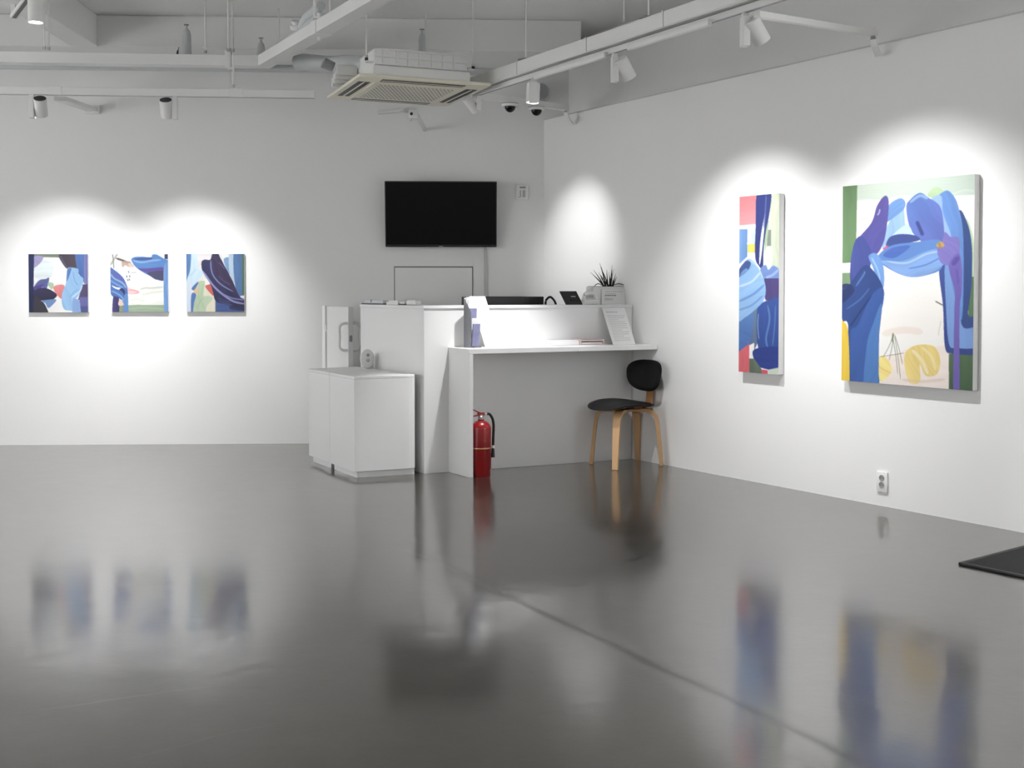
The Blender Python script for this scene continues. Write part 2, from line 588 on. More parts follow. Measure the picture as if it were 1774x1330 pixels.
class Canvas:
    """paints flat shapes and brush strokes into a grid of colours (print on the canvas, no light or shade of the room)"""

    def __init__(self, w, h, corners, bg):
        self.ss = 3
        self.w, self.h = w, h
        self.W, self.Hh = w * self.ss, h * self.ss
        self.Hm = homography(corners)
        self.img = np.empty((self.Hh, self.W, 3))
        self.img[:] = bg
        yy, xx = np.mgrid[0:self.Hh, 0:self.W]
        self.xx = (xx + .5)
        self.yy = (yy + .5)

    def uv(self, pts):
        P = np.c_[np.array(pts, float), np.ones(len(pts))] @ self.Hm.T
        P = P[:, :2] / P[:, 2:]
        return P * np.array([self.W, self.Hh])

    def _inside(self, Q):
        x0, x1 = int(max(0, Q[:, 0].min() - 1)), int(min(self.W, Q[:, 0].max() + 2))
        y0, y1 = int(max(0, Q[:, 1].min() - 1)), int(min(self.Hh, Q[:, 1].max() + 2))
        if x1 <= x0 or y1 <= y0:
            return None
        X, Y = self.xx[y0:y1, x0:x1], self.yy[y0:y1, x0:x1]
        ins = np.zeros(X.shape, bool)
        n = len(Q)
        for i in range(n):
            ax, ay = Q[i]
            bx, by = Q[(i + 1) % n]
            if ay == by:
                continue
            c = ((ay > Y) != (by > Y)) & (X < (bx - ax) * (Y - ay) / (by - ay) + ax)
            ins ^= c
        return (slice(y0, y1), slice(x0, x1)), ins, X, Y

    def fill(self, col, pts, smooth=True, grad=None, streak=0.035, ang=None, alpha=1.0, freq=9.0):
        """grad: (colour2, angle) blends to a second colour across the shape; streak: bristle lines along the angle"""
        Q = self.uv(pts)
        if smooth:
            Q = catmull(Q)
        r = self._inside(Q)
        if r is None:
            return
        sl, ins, X, Y = r
        c = np.array(col, float)
        colr = np.broadcast_to(c, X.shape + (3,)).copy()
        sx, sy = max(1, np.ptp(Q[:, 0])), max(1, np.ptp(Q[:, 1]))
        if grad:
            c2, a = np.array(grad[0], float), math.radians(grad[1])
            t = (X - Q[:, 0].mean()) * math.cos(a) + (Y - Q[:, 1].mean()) * math.sin(a)
            t0 = t[ins]
            if t0.size:
                t = np.clip((t - t0.min()) / max(1e-6, np.ptp(t0)), 0, 1)
                colr = c * (1 - t[..., None]) + c2 * t[..., None]
        if streak > 0:
            a = math.radians(ang if ang is not None else (90 if sy > sx else 0))
            s = -(X) * math.sin(a) + (Y) * math.cos(a)
            al = X * math.cos(a) + Y * math.sin(a)
            s = s + 6 * np.sin(al / 40.0)
            span = max(60, min(sx, sy))
            s = s + 5 * np.sin(al / 23.0 + s / 31.0)
            k = 0
            for frq, amp in ((freq * .35, 1.0), (freq, .7), (freq * 2.6, .45)):
                g_ = s * frq / span
                g_ = g_ - g_.min()
                tab = rng.uniform(-1, 1, int(g_.max()) + 3)
                k = k + amp * np.interp(g_, np.arange(len(tab)), tab)
            colr = colr * (1 + streak * k[..., None])
        m = ins[..., None] * alpha
        self.img[sl] = self.img[sl] * (1 - m) + colr * m

    def stroke(self, col, width, pts, alpha=1.0, soft=0.4, taper=True):
        Q = self.uv(pts)
        if len(Q) > 2:
            P = np.vstack([Q[:1], Q, Q[-1:]])
            out = []
            for i in range(1, len(P) - 2):
                for k in range(8):
                    t = k / 8
                    a, b, c, d = P[i - 1], P[i], P[i + 1], P[i + 2]
                    out.append(0.5 * (2 * b + (c - a) * t + (2 * a - 5 * b + 4 * c - d) * t * t + (3 * b - a - 3 * c + d) * t ** 3))
            Q = np.vstack([out, Q[-1:]])
        p0 = np.array(pts[0], float)
        wpx = np.linalg.norm(self.uv([p0, p0 + [0, width]])[1] - self.uv([p0, p0])[0])
        x0, x1 = int(max(0, Q[:, 0].min() - wpx)), int(min(self.W, Q[:, 0].max() + wpx + 1))
        y0, y1 = int(max(0, Q[:, 1].min() - wpx)), int(min(self.Hh, Q[:, 1].max() + wpx + 1))
        if x1 <= x0 or y1 <= y0:
            return
        X, Y = self.xx[y0:y1, x0:x1], self.yy[y0:y1, x0:x1]
        best = np.full(X.shape, 1e9)
        n = len(Q) - 1
        for i in range(n):
            a, b = Q[i], Q[i + 1]
            d = b - a
            L2 = max(1e-9, d @ d)
            t = np.clip(((X - a[0]) * d[0] + (Y - a[1]) * d[1]) / L2, 0, 1)
            dist = np.hypot(X - a[0] - d[0] * t, Y - a[1] - d[1] * t)
            hw = wpx / 2
            if taper:
                u = (i + t) / n
                hw = hw * np.clip(np.minimum(u, 1 - u) * 5 + 0.35, 0, 1)
            best = np.minimum(best, dist / np.maximum(hw, 0.3))
        m = np.clip((1 - best) / soft, 0, 1)[..., None] * alpha
        self.img[y0:y1, x0:x1] = self.img[y0:y1, x0:x1] * (1 - m) + np.array(col, float) * m

    def result(self):
        s = self.ss
        a = self.img.reshape(self.h, s, self.w, s, 3).mean((1, 3))
        a = np.clip(a, 0, 255)
        y_ = a.mean(2, keepdims=True)
        return np.clip(y_ + (a - y_) * 0.86, 0, 255)


def paint_material(gain):
    m = bpy.data.materials.new('oil_paint')
    m.use_nodes = True
    nt = m.node_tree
    b = nt.nodes['Principled BSDF']
    at = nt.nodes.new('ShaderNodeAttribute')
    at.attribute_name = 'paint'
    nt.links.new(at.outputs['Color'], b.inputs['Base Color'])
    b.inputs['Roughness'].default_value = 0.62
    b.inputs['Specular IOR Level'].default_value = 0.25
    tc = nt.nodes.new('ShaderNodeTexCoord')
    n = nt.nodes.new('ShaderNodeTexNoise')
    n.inputs['Scale'].default_value = 180
    nt.links.new(tc.outputs['Object'], n.inputs['Vector'])
    bp = nt.nodes.new('ShaderNodeBump')
    bp.inputs['Strength'].default_value = 0.06
    bp.inputs['Distance'].default_value = 0.004
    nt.links.new(n.outputs['Fac'], bp.inputs['Height'])
    nt.links.new(bp.outputs[0], b.inputs['Normal'])
    return m


OIL = paint_material(1)


def painting(label, wall, px_tl, px_br, depth, cv, gain, group=None):
    ang = AB if wall == 'back' else AR
    tl, br = on_wall(*px_tl, wall, depth), on_wall(*px_br, wall, depth)
    Wd = (Vector((br.x, br.y)) - Vector((tl.x, tl.y))).length
    Ht = tl.z - br.z
    n = NB if wall == 'back' else NR
    mid = (tl + br) / 2
    t = thing('painting', label, 'painting', (mid.x - n.x * (depth - 0.002), mid.y - n.y * (depth - 0.002), br.z), ang, group)
    dp = depth - 0.002
    G().box((0, -dp / 2, Ht / 2), (Wd, dp, Ht), bev=0.003).build('canvas', M['canvas'], t)
    img = cv.result()
    h, w_ = img.shape[:2]
    xs = (np.arange(w_) / (w_ - 1) - .5) * Wd
    zs = (1 - np.arange(h) / (h - 1)) * Ht
    co = np.empty((h, w_, 3))
    co[..., 0] = xs[None]
    co[..., 1] = -dp - 0.0012
    co[..., 2] = zs[:, None]
    idx = np.arange(h * w_).reshape(h, w_)
    f = np.stack([idx[:-1, :-1], idx[1:, :-1], idx[1:, 1:], idx[:-1, 1:]], -1).reshape(-1, 4)
    me = bpy.data.meshes.new('painted_face')
    me.vertices.add(h * w_)
    me.vertices.foreach_set('co', co.reshape(-1))
    me.loops.add(f.size)
    me.loops.foreach_set('vertex_index', f.reshape(-1).astype(np.int32))
    me.polygons.add(len(f))
    me.polygons.foreach_set('loop_start', np.arange(0, f.size, 4, dtype=np.int32))
    me.polygons.foreach_set('loop_total', np.full(len(f), 4, dtype=np.int32))
    me.update(calc_edges=True)
    c = img / 255.0
    l = np.where(c <= 0.04045, c / 12.92, ((c + 0.055) / 1.055) ** 2.4) * gain
    rgba = np.ones((h * w_, 4), np.float32)
    rgba[:, :3] = np.clip(l.reshape(-1, 3), 0, 0.86)
    ca = me.color_attributes.new('paint', 'FLOAT_COLOR', 'POINT')
    ca.data.foreach_set('color', rgba.reshape(-1))
    me.materials.append(OIL)
    o = bpy.data.objects.new('painted_face', me)
    C.objects.link(o)
    o.parent = t
    return t


WHT = (252, 252, 252)

# --- small square painting, left
c = Canvas(110, 110, [(180, 188), (1158, 190), (1170, 1145), (207, 1145)], WHT)
F, K_ = c.fill, c.stroke
F((232, 246, 250), [(290, 420), (400, 300), (560, 330), (600, 470), (540, 580), (370, 600), (290, 560)], alpha=.8)
F((122, 136, 116), [(150, 150), (760, 150), (720, 215), (690, 250), (278, 240), (200, 240)], False)
F((166, 160, 206), [(270, 235), (420, 232), (405, 310), (310, 405), (270, 400)], ang=20)
F((46, 56, 106), [(150, 150), (278, 150), (278, 720), (300, 860), (300, 1180), (180, 1180)], False, grad=((38, 50, 92), 90))
F((98, 110, 172), [(285, 725), (370, 620), (470, 600), (530, 585), (495, 745), (430, 790), (300, 790)], ang=-40)
F((88, 72, 154), [(285, 740), (420, 690), (455, 715), (340, 792)], ang=-20)
K_((150, 140, 210), 14, [(300, 770), (390, 755), (445, 710)])
F((64, 60, 102), [(285, 785), (430, 745), (560, 780), (660, 860), (600, 930), (500, 955), (330, 930), (285, 880)], grad=((48, 48, 72), 80), ang=20)
F((64, 62, 74), [(296, 895), (420, 960), (490, 1060), (515, 1180), (296, 1180)], ang=0, freq=6)
F((112, 148, 206), [(405, 955), (640, 930), (600, 1010), (520, 1070), (470, 990)], ang=-30)
F((176, 206, 170), [(505, 680), (560, 655), (605, 690), (570, 770)])
F((240, 142, 142), [(595, 740), (680, 695), (775, 705), (770, 800), (740, 920), (660, 860)], grad=((232, 130, 128), 90))
F((74, 66, 80), [(685, 230), (740, 150), (945, 150), (975, 300), (985, 432), (820, 430), (740, 340)], grad=((84, 74, 86), 0))
F((96, 92, 120), [(692, 240), (730, 230), (815, 400), (810, 430), (740, 345)], alpha=.7)
F((82, 120, 190), [(955, 150), (1110, 150), (1110, 640), (1040, 560), (985, 450)], grad=((72, 105, 180), 90))
F((134, 132, 196), [(1095, 150), (1200, 150), (1200, 685), (1098, 680)], False, grad=((110, 110, 178), 0))
F((86, 76, 116), [(1080, 688), (1200, 680), (1200, 895), (995, 945)], False)
F((106, 106, 172), [(1015, 895), (1200, 890), (1200, 1045), (1035, 1045)], False)
F((82, 88, 148), [(1035, 1040), (1200, 1038), (1200, 1180), (1040, 1180)], False)
F((148, 194, 240), [(825, 428), (900, 415), (1000, 440), (1010, 530), (1085, 600), (1060, 760), (990, 900), (935, 950), (950, 1100), (850, 1110), (770, 1080), (735, 960), (745, 830), (800, 680), (812, 560)], ang=70)
F((70, 110, 185), [(830, 440), (890, 430), (860, 540), (815, 640), (812, 560)], alpha=.8)
F((138, 174, 230), [(920, 930), (1020, 955), (1040, 1060), (1040, 1180), (920, 1180)])
K_((205, 228, 252), 22, [(1065, 700), (1030, 800), (900, 900)])
K_((110, 160, 225), 14, [(920, 480), (940, 620), (1000, 700)])
K_((110, 155, 220), 10, [(870, 900), (930, 820), (1010, 760)])
P1 = c
# --- small square painting, middle
c = Canvas(110, 110, [(197, 188), (1158, 188), (1158, 1137), (203, 1137)], WHT)
F, K_ = c.fill, c.stroke
F((228, 238, 246), [(180, 170), (1200, 170), (1200, 250), (700, 230), (180, 230)], alpha=.8)
F((236, 242, 248), [(400, 430), (700, 480), (1080, 640), (1090, 720), (500, 700)], alpha=.8)
F((240, 243, 236), [(495, 860), (700, 760), (1090, 740), (1095, 1030), (495, 1030)])
K_((190, 200, 188), 34, [(690, 765), (780, 740), (880, 742), (1080, 725)], .8)
K_((214, 220, 206), 40, [(720, 860), (880, 820), (1080, 800)], .7)
K_((222, 226, 214), 50, [(540, 940), (640, 920), (760, 960)], .7)
K_((248, 250, 244), 40, [(760, 900), (860, 860), (980, 880)], .9)
F((156, 178, 150), [(490, 1022), (640, 1015), (1100, 1018), (1100, 1180), (490, 1180)], False, ang=0)
K_((168, 190, 160), 40, [(520, 1075), (800, 1060), (1090, 1085)], .6)
F((134, 148, 120), [(330, 1020), (420, 1020), (420, 1180), (330, 1180)], False)
K_((110, 94, 84), 46, [(300, 262), (390, 290), (470, 322), (540, 335)], .95)
F((186, 158, 144), [(390, 320), (480, 310), (560, 345), (600, 405), (520, 410), (450, 375), (405, 410)], alpha=.9)
F((228, 214, 204), [(500, 340), (570, 350), (600, 405), (520, 408)], alpha=.7)
K_((176, 172, 166), 42, [(200, 375), (270, 270), (320, 190)], .9)
K_((140, 142, 140), 26, [(240, 190), (252, 300), (262, 430)], .9)
K_((170, 172, 176), 12, [(295, 300), (310, 420), (335, 490)], .8)
for q in ((500, 465), (470, 540), (518, 535), (485, 598), (512, 590)):
    K_((96, 96, 98), 22, [q, (q[0] + 8, q[1] + 34)], .85)
K_((150, 152, 158), 14, [(535, 500), (590, 492), (635, 490)], .8)
F((244, 190, 192), [(470, 695), (520, 745), (620, 770), (680, 808), (620, 842), (500, 838)], alpha=.95)
K_((232, 130, 138), 14, [(490, 775), (590, 780), (672, 812), (600, 836)], .9)
F((82, 116, 188), [(190, 430), (270, 450), (400, 560), (470, 690), (492, 860), (490, 1180), (425, 1180), (420, 1000), (330, 900), (240, 880), (200, 780)], grad=((70, 110, 190), 80), ang=55)
F((96, 96, 176), [(215, 470), (330, 520), (440, 650), (400, 690), (300, 600)], alpha=.75, ang=50)
K_((140, 180, 226), 34, [(200, 510), (270, 590), (400, 660), (460, 740)], .9)
K_((120, 168, 220), 30, [(205, 620), (300, 680), (420, 740)], .85)
F((246, 250, 252), [(225, 700), (300, 730), (375, 742), (350, 770), (270, 745)])
F((52, 60, 112), [(350, 765), (400, 745), (440, 790), (442, 870), (400, 810)])
K_((118, 166, 220), 36, [(215, 790), (310, 830), (390, 890), (440, 980)], .9)
F((76, 68, 128), [(245, 900), (300, 885), (345, 920), (335, 1180), (240, 1180)], grad=((60, 56, 104), 0))
F((232, 206, 196), [(345, 945), (395, 935), (412, 1020), (335, 1022)])
F((92, 138, 202), [(430, 880), (480, 860), (495, 1180), (420, 1180)], ang=90)
F((86, 134, 202), [(548, 280), (600, 240), (740, 235), (870, 245), (900, 200), (960, 195), (1080, 260), (1150, 290), (1180, 340), (1180, 1180), (1095, 1180), (1088, 620), (960, 610), (860, 550), (760, 500), (640, 420), (580, 350)], ang=8)
F((64, 96, 164), [(600, 265), (740, 245), (880, 245), (880, 280), (760, 295), (640, 290)])
K_((132, 176, 228), 40, [(580, 300), (720, 325), (880, 300), (1040, 285)], .9)
F((92, 80, 158), [(660, 430), (800, 425), (1085, 410), (1088, 480), (830, 500)], ang=0)
F((78, 76, 112), [(820, 495), (1088, 470), (1088, 618), (980, 610), (880, 560)], ang=10)
F((112, 156, 220), [(1085, 420), (1130, 330), (1200, 330), (1200, 1180), (1098, 1180), (1080, 760)], ang=90)
F((68, 70, 116), [(1100, 150), (1200, 150), (1200, 280), (1100, 270)], False)
P2 = c
# --- small square painting, right
c = Canvas(110, 110, [(165, 188), (1118, 188), (1118, 1132), (165, 1135)], (236, 238, 240))
F, K_ = c.fill, c.stroke
F((236, 228, 232), [(350, 170), (620, 170), (600, 260), (440, 300), (360, 420)])
F((206, 232, 250), [(235, 150), (330, 150), (355, 300), (380, 440), (450, 480), (420, 560), (360, 620), (250, 740), (150, 760), (150, 600), (225, 480)])
F((224, 236, 252), [(150, 620), (260, 690), (255, 1180), (150, 1180)], False)
F((88, 130, 190), [(150, 150), (245, 150), (235, 430), (195, 560), (150, 640)])
K_((188, 220, 240), 30, [(200, 560), (280, 500), (330, 440)], .9)
F((246, 240, 214), [(380, 620), (480, 585), (560, 640), (640, 960), (640, 1180), (450, 1180), (330, 860), (275, 800)])
F((252, 252, 246), [(440, 620), (500, 590), (565, 660), (500, 700)])
F((86, 126, 196), [(255, 745), (360, 640), (350, 700), (290, 780)])
F((86, 126, 196), [(250, 850), (330, 850), (290, 1000), (300, 1180), (245, 1180)])
F((232, 190, 140), [(290, 790), (370, 710), (360, 800), (330, 850)], alpha=.8)
F((218, 102, 96), [(478, 720), (540, 685), (590, 690), (615, 860), (560, 830)])
F((184, 208, 172), [(365, 660), (420, 630), (475, 650), (450, 860), (540, 870), (595, 920), (500, 1040), (460, 1180), (285, 1180), (300, 960), (350, 840)], grad=((196, 216, 186), 20), ang=75)
K_((160, 188, 150), 14, [(350, 1080), (380, 980), (450, 900)], .8)
K_((168, 196, 158), 12, [(440, 680), (420, 800), (400, 900)], .8)
F((242, 242, 240), [(730, 150), (880, 150), (880, 275), (790, 270)], False)
F((128, 168, 212), [(780, 280), (880, 265), (890, 520), (830, 450)])
F((188, 214, 236), [(870, 150), (955, 150), (960, 640), (900, 560), (868, 450)], ang=90)
F((84, 122, 178), [(948, 150), (1100, 150), (1095, 880), (1040, 900), (958, 660)], ang=90)
F((92, 128, 98), [(1082, 150), (1180, 150), (1180, 870), (1082, 860)], False)
F((236, 236, 236), [(1050, 870), (1180, 860), (1180, 930), (1050, 915)], False)
F((74, 98, 164), [(640, 950), (900, 1010), (1180, 1060), (1180, 1180), (640, 1180)], False, ang=10)
F((58, 60, 104), [(420, 320), (470, 285), (560, 285), (600, 190), (690, 188), (740, 290), (830, 450), (930, 640), (1030, 870), (1130, 930), (1180, 1000), (1180, 1100), (1000, 1080), (820, 1010), (650, 960), (600, 800), (560, 680), (450, 500), (420, 420)], ang=62, streak=.1)
F((66, 56, 92), [(600, 200), (690, 200), (830, 460), (1010, 860), (870, 760), (700, 620), (590, 420)], ang=62, streak=.1)
K_((150, 148, 206), 26, [(570, 290), (575, 430), (620, 560), (740, 690), (930, 800)], .85)
K_((158, 156, 214), 40, [(440, 470), (520, 590), (640, 740), (780, 860), (940, 960), (1120, 1000)], .9)
K_((138, 138, 198), 26, [(760, 840), (930, 910), (1120, 935)], .85)
K_((112, 110, 170), 16, [(700, 330), (760, 390), (790, 440)], .7)
K_((116, 112, 172), 16, [(690, 540), (780, 630), (880, 690)], .6)
K_((120, 126, 188), 12, [(690, 950), (800, 990), (910, 1020)], .7)
K_((120, 126, 188), 10, [(680, 900), (780, 950), (880, 975)], .6)
F((54, 56, 92), [(900, 1030), (1180, 1040), (1180, 1110), (900, 1090)], alpha=.8)
P3 = c
# --- tall narrow painting on the right wall
c = Canvas(70, 280, [(153, 78), (406, 60), (398, 1216), (145, 1195)], (250, 250, 250))
F, K_ = c.fill, c.stroke
F((232, 126, 134), [(140, 60), (270, 60), (262, 255), (140, 262)], False, grad=((238, 150, 156), 90), ang=0)
F((252, 250, 248), [(140, 262), (262, 256), (258, 290), (140, 290)], False)
F((126, 168, 228), [(140, 285), (205, 285), (203, 460), (160, 500), (140, 520)], False, grad=((104, 150, 218), 0))
F((206, 230, 246), [(205, 360), (235, 300), (256, 290), (252, 380), (205, 385)])
F((246, 222, 96), [(205, 382), (252, 378), (252, 436), (205, 436)], False)
F((212, 222, 196), [(345, 50), (420, 50), (410, 540), (360, 530), (310, 430), (345, 290)], False)
F((236, 242, 226), [(300, 430), (360, 400), (352, 530), (300, 520)], alpha=.9)
F((140, 152, 140), [(330, 292), (352, 292), (352, 395), (326, 395)], False)
F((170, 196, 160), [(316, 300), (340, 230), (330, 340), (312, 430)])
F((52, 64, 136), [(266, 60), (350, 50), (342, 190), (318, 310), (305, 430), (300, 540), (276, 520), (252, 460), (256, 250)], ang=90)
F((236, 240, 248), [(308, 220), (316, 200), (300, 380), (286, 490), (278, 500), (286, 350)])
K_((96, 116, 186), 10, [(322, 70), (316, 180), (305, 280)], .8)
F((116, 148, 216), [(285, 540), (318, 515), (335, 545), (365, 520), (405, 550), (402, 610), (300, 605)], ang=-30)
K_((160, 188, 238), 18, [(320, 595), (360, 580), (400, 545)], .9)
F((82, 72, 136), [(310, 600), (405, 600), (405, 745), (318, 740), (300, 680)], False)
F((106, 134, 160), [(215, 830), (290, 780), (280, 960), (240, 1060), (205, 1020)], grad=((90, 110, 150), 90))
F((250, 250, 250), [(205, 1030), (245, 1010), (245, 1120), (205, 1120)], False)
F((58, 90, 172), [(262, 820), (290, 760), (340, 740), (405, 745), (405, 1060), (330, 1060), (270, 1040)], ang=85, grad=((46, 76, 156), 90))
K_((104, 148, 214), 16, [(330, 770), (342, 860), (320, 980), (330, 1040)], .7)
K_((100, 140, 208), 12, [(380, 770), (374, 900), (360, 1030)], .6)
K_((150, 186, 232), 8, [(272, 820), (268, 900), (275, 990)], .8)
F((42, 62, 146), [(238, 1060), (290, 1040), (405, 1045), (405, 1160), (350, 1182), (330, 1180), (272, 1160), (242, 1110)], ang=0)
F((238, 110, 118), [(140, 1030), (215, 1000), (212, 1240), (140, 1240)], False, grad=((222, 92, 104), 0), ang=90)
F((98, 114, 98), [(214, 1110), (245, 1110), (290, 1175), (290, 1240), (212, 1240)], False)
F((222, 86, 104), [(290, 1180), (330, 1184), (332, 1240), (290, 1240)], False)
F((196, 208, 192), [(332, 1182), (410, 1165), (410, 1240), (332, 1240)], False)
F((90, 136, 204), [(140, 850), (235, 810), (238, 900), (220, 1000), (180, 1040), (140, 1050)], ang=10, grad=((70, 110, 184), 90))
F((142, 188, 240), [(140, 590), (180, 500), (215, 475), (250, 500), (290, 560), (318, 660), (305, 740), (250, 800), (190, 845), (140, 855)], ang=-28)
F((66, 92, 158), [(140, 560), (190, 490), (225, 500), (205, 550), (150, 590)])
F((110, 152, 214), [(165, 560), (195, 535), (205, 550), (160, 585)])
K_((206, 228, 252), 18, [(150, 650), (230, 620), (285, 560)], .85)
K_((100, 148, 220), 18, [(150, 745), (240, 700), (310, 640)], .85)
K_((96, 142, 214), 14, [(150, 800), (230, 770), (300, 710)], .7)
K_((190, 218, 250), 10, [(215, 480), (270, 530), (300, 600)], .9)
P4 = c
# --- large painting on the right wall
c = Canvas(200, 320, [(92, 130), (776, 65), (765, 1203), (82, 1143)], (252, 250, 246))
F, K_ = c.fill, c.stroke
F((247, 242, 236), [(160, 200), (780, 170), (780, 580), (160, 560)], False, streak=.012)
F((208, 222, 208), [(160, 110), (790, 40), (780, 176), (160, 206)], False, grad=((196, 212, 200), 0), ang=0)
F((110, 146, 100), [(70, 110), (168, 110), (160, 530), (70, 530)], False, ang=90)
F((250, 250, 248), [(70, 530), (140, 528), (132, 582), (70, 582)], False)
F((122, 152, 112), [(70, 580), (140, 580), (132, 660), (70, 660)], False)
K_((190, 190, 186), 5, [(165, 310), (190, 300), (225, 296)], .8)
F((178, 206, 160), [(530, 180), (570, 135), (610, 155), (590, 200)])
# pale ground in the middle with pink and yellow
F((248, 230, 220), [(270, 1040), (420, 980), (640, 960), (650, 1230), (260, 1230)], False, alpha=.7, ang=0)
F((252, 246, 240), [(310, 740), (600, 720), (630, 900), (300, 900)], alpha=.5, streak=.012)
K_((240, 220, 206), 44, [(300, 900), (400, 880), (500, 890)], .5)
F((248, 220, 130), [(275, 1030), (310, 1020), (345, 1080), (320, 1130), (270, 1140)], ang=40, streak=.08)
F((246, 218, 130), [(415, 1000), (470, 960), (560, 965), (595, 1030), (580, 1110), (520, 1120), (490, 1060), (490, 1150), (440, 1158), (412, 1080)], ang=60, streak=.07)
K_((252, 238, 190), 22, [(450, 985), (500, 1040), (530, 1110)], .8)
K_((252, 236, 180), 18, [(500, 970), (550, 1020), (570, 1090)], .7)
K_((226, 196, 178), 20, [(400, 1140), (500, 1150), (620, 1140)], .5)
for a, b in (((355, 900), (330, 1040)), ((360, 905), (400, 1060)), ((350, 920), (375, 1110)), ((280, 1020), (410, 1000)), ((345, 930), (300, 1020)), ((358, 905), (390, 1140))):
    K_((120, 124, 104), 4, [a, ((a[0] + b[0]) / 2 + 3, (a[1] + b[1]) / 2), b], .85)
K_((110, 130, 90), 9, [(352, 895), (345, 940)], .9)
K_((112, 118, 108), 9, [(570, 730), (610, 752)], .9)
K_((190, 184, 178), 4, [(600, 830), (590, 880), (586, 910)], .7)
# right-hand green and blue columns
F((92, 128, 92), [(745, 560), (790, 560), (790, 820), (740, 830)], False)
F((88, 118, 82), [(640, 1005), (790, 1000), (790, 1240), (640, 1240)], False, grad=((72, 102, 72), 90))
F((196, 222, 180), [(730, 300), (760, 370), (775, 470), (778, 580), (755, 590), (735, 420)])
F((52, 78, 142), [(690, 270), (735, 320), (760, 450), (758, 640), (740, 800), (775, 812), (775, 880), (700, 880), (690, 600)], ang=88)
F((66, 88, 168), [(590, 560), (640, 560), (640, 760), (660, 960), (790, 960), (790, 1010), (660, 1005), (620, 970), (610, 760)], grad=((56, 76, 150), 90))
F((118, 158, 224), [(620, 540), (660, 520), (700, 560), (705, 850), (790, 870), (790, 968), (680, 975), (640, 950), (625, 760)], ang=88)
F((100, 146, 220), [(560, 215), (620, 155), (660, 175), (690, 240), (715, 400), (712, 780), (690, 800), (640, 560), (600, 400), (600, 280)], ang=75)
F((146, 180, 236), [(545, 210), (600, 180), (610, 270), (650, 380), (640, 420), (600, 330)], ang=60)
F((92, 124, 204), [(420, 240), (440, 200), (490, 165), (535, 190), (590, 230), (610, 300), (612, 420), (560, 440), (500, 420), (440, 350)], grad=((98, 112, 198), 40), ang=50)
K_((140, 178, 232), 18, [(440, 215), (490, 180), (530, 195)], .8)
K_((60, 70, 140), 22, [(475, 315), (490, 350), (505, 385)], .9)
F((150, 190, 238), [(300, 420), (330, 320), (400, 230), (415, 330), (430, 380), (340, 400), (300, 460)])
F((190, 218, 246), [(335, 400), (420, 330), (450, 385), (380, 395)])
F((110, 156, 222), [(330, 230), (380, 195), (412, 205), (408, 250), (340, 305), (318, 310)], ang=-40)
F((92, 82, 158), [(270, 230), (310, 180), (330, 210), (322, 320), (300, 430), (250, 490), (160, 430), (240, 320)], grad=((84, 84, 168), 100), ang=-65)
K_((176, 170, 216), 10, [(284, 250), (280, 268), (272, 280)], .9)
F((70, 82, 160), [(150, 430), (190, 390), (240, 470), (230, 560), (200, 580), (140, 660), (130, 560)], ang=80)
F((66, 84, 156), [(330, 400), (380, 380), (460, 385), (490, 410), (410, 430), (320, 450)], ang=0)
F((96, 142, 218), [(270, 500), (340, 440), (480, 420), (590, 410), (620, 470), (600, 560), (540, 590), (460, 604), (390, 590), (300, 540)], ang=-10)
F((128, 170, 234), [(290, 520), (400, 520), (520, 470), (600, 460), (620, 530), (540, 585), (460, 602), (390, 588)], ang=-15)
F((70, 100, 190), [(300, 490), (350, 450), (440, 440), (400, 480), (350, 505)], alpha=.8)
K_((176, 208, 246), 12, [(320, 520), (420, 530), (520, 485), (590, 470)], .8)
K_((80, 120, 205), 10, [(430, 560), (520, 540), (600, 500)], .7)
K_((222, 84, 150), 12, [(302, 458), (315, 448), (326, 442)], .95)
F((110, 156, 224), [(225, 495), (265, 480), (300, 540), (305, 640), (285, 680), (250, 560)], ang=70)
K_((160, 200, 240), 10, [(240, 500), (270, 560), (285, 620)], .8)
# left blue mass
F((48, 72, 138), [(80, 690), (120, 650), (200, 545), (250, 570), (300, 660), (295, 760), (270, 1000), (268, 1200), (110, 1200), (120, 860), (80, 830)], ang=-60, grad=((44, 84, 156), 60))
F((56, 92, 170), [(170, 850), (240, 700), (300, 660), (296, 760), (240, 900), (200, 1160), (140, 1160), (130, 900)], ang=-70)
F((74, 124, 196), [(292, 740), (280, 900), (268, 1200), (200, 1200), (215, 960), (250, 840)], ang=-80)
F((40, 56, 112), [(80, 650), (130, 640), (150, 680), (80, 740)], alpha=.9)
K_((92, 130, 196), 12, [(160, 650), (200, 590), (205, 575)], .8)
K_((84, 124, 196), 10, [(110, 770), (180, 720), (230, 660)], .6)
K_((36, 54, 112), 12, [(130, 860), (170, 800), (240, 700)], .7)
F((244, 204, 60), [(70, 830), (95, 835), (120, 900), (122, 1200), (70, 1200)], ang=90, streak=.04)
# violet flower and its drip
F((128, 118, 202), [(580, 460), (605, 420), (620, 370), (650, 395), (690, 400), (695, 480), (660, 540), (600, 530)], ang=30)
F((116, 100, 190), [(640, 545), (690, 480), (708, 560), (706, 680), (695, 800), (694, 1230), (664, 1230), (668, 800), (670, 680)], ang=88)
K_((84, 72, 160), 30, [(690, 500), (660, 540)], .8)
K_((94, 84, 176), 16, [(680, 560), (690, 640)], .7)
K_((206, 162, 84), 26, [(582, 440), (598, 430), (608, 440)], .95)
K_((176, 136, 70), 14, [(588, 425), (598, 455)], .95)
P5 = c

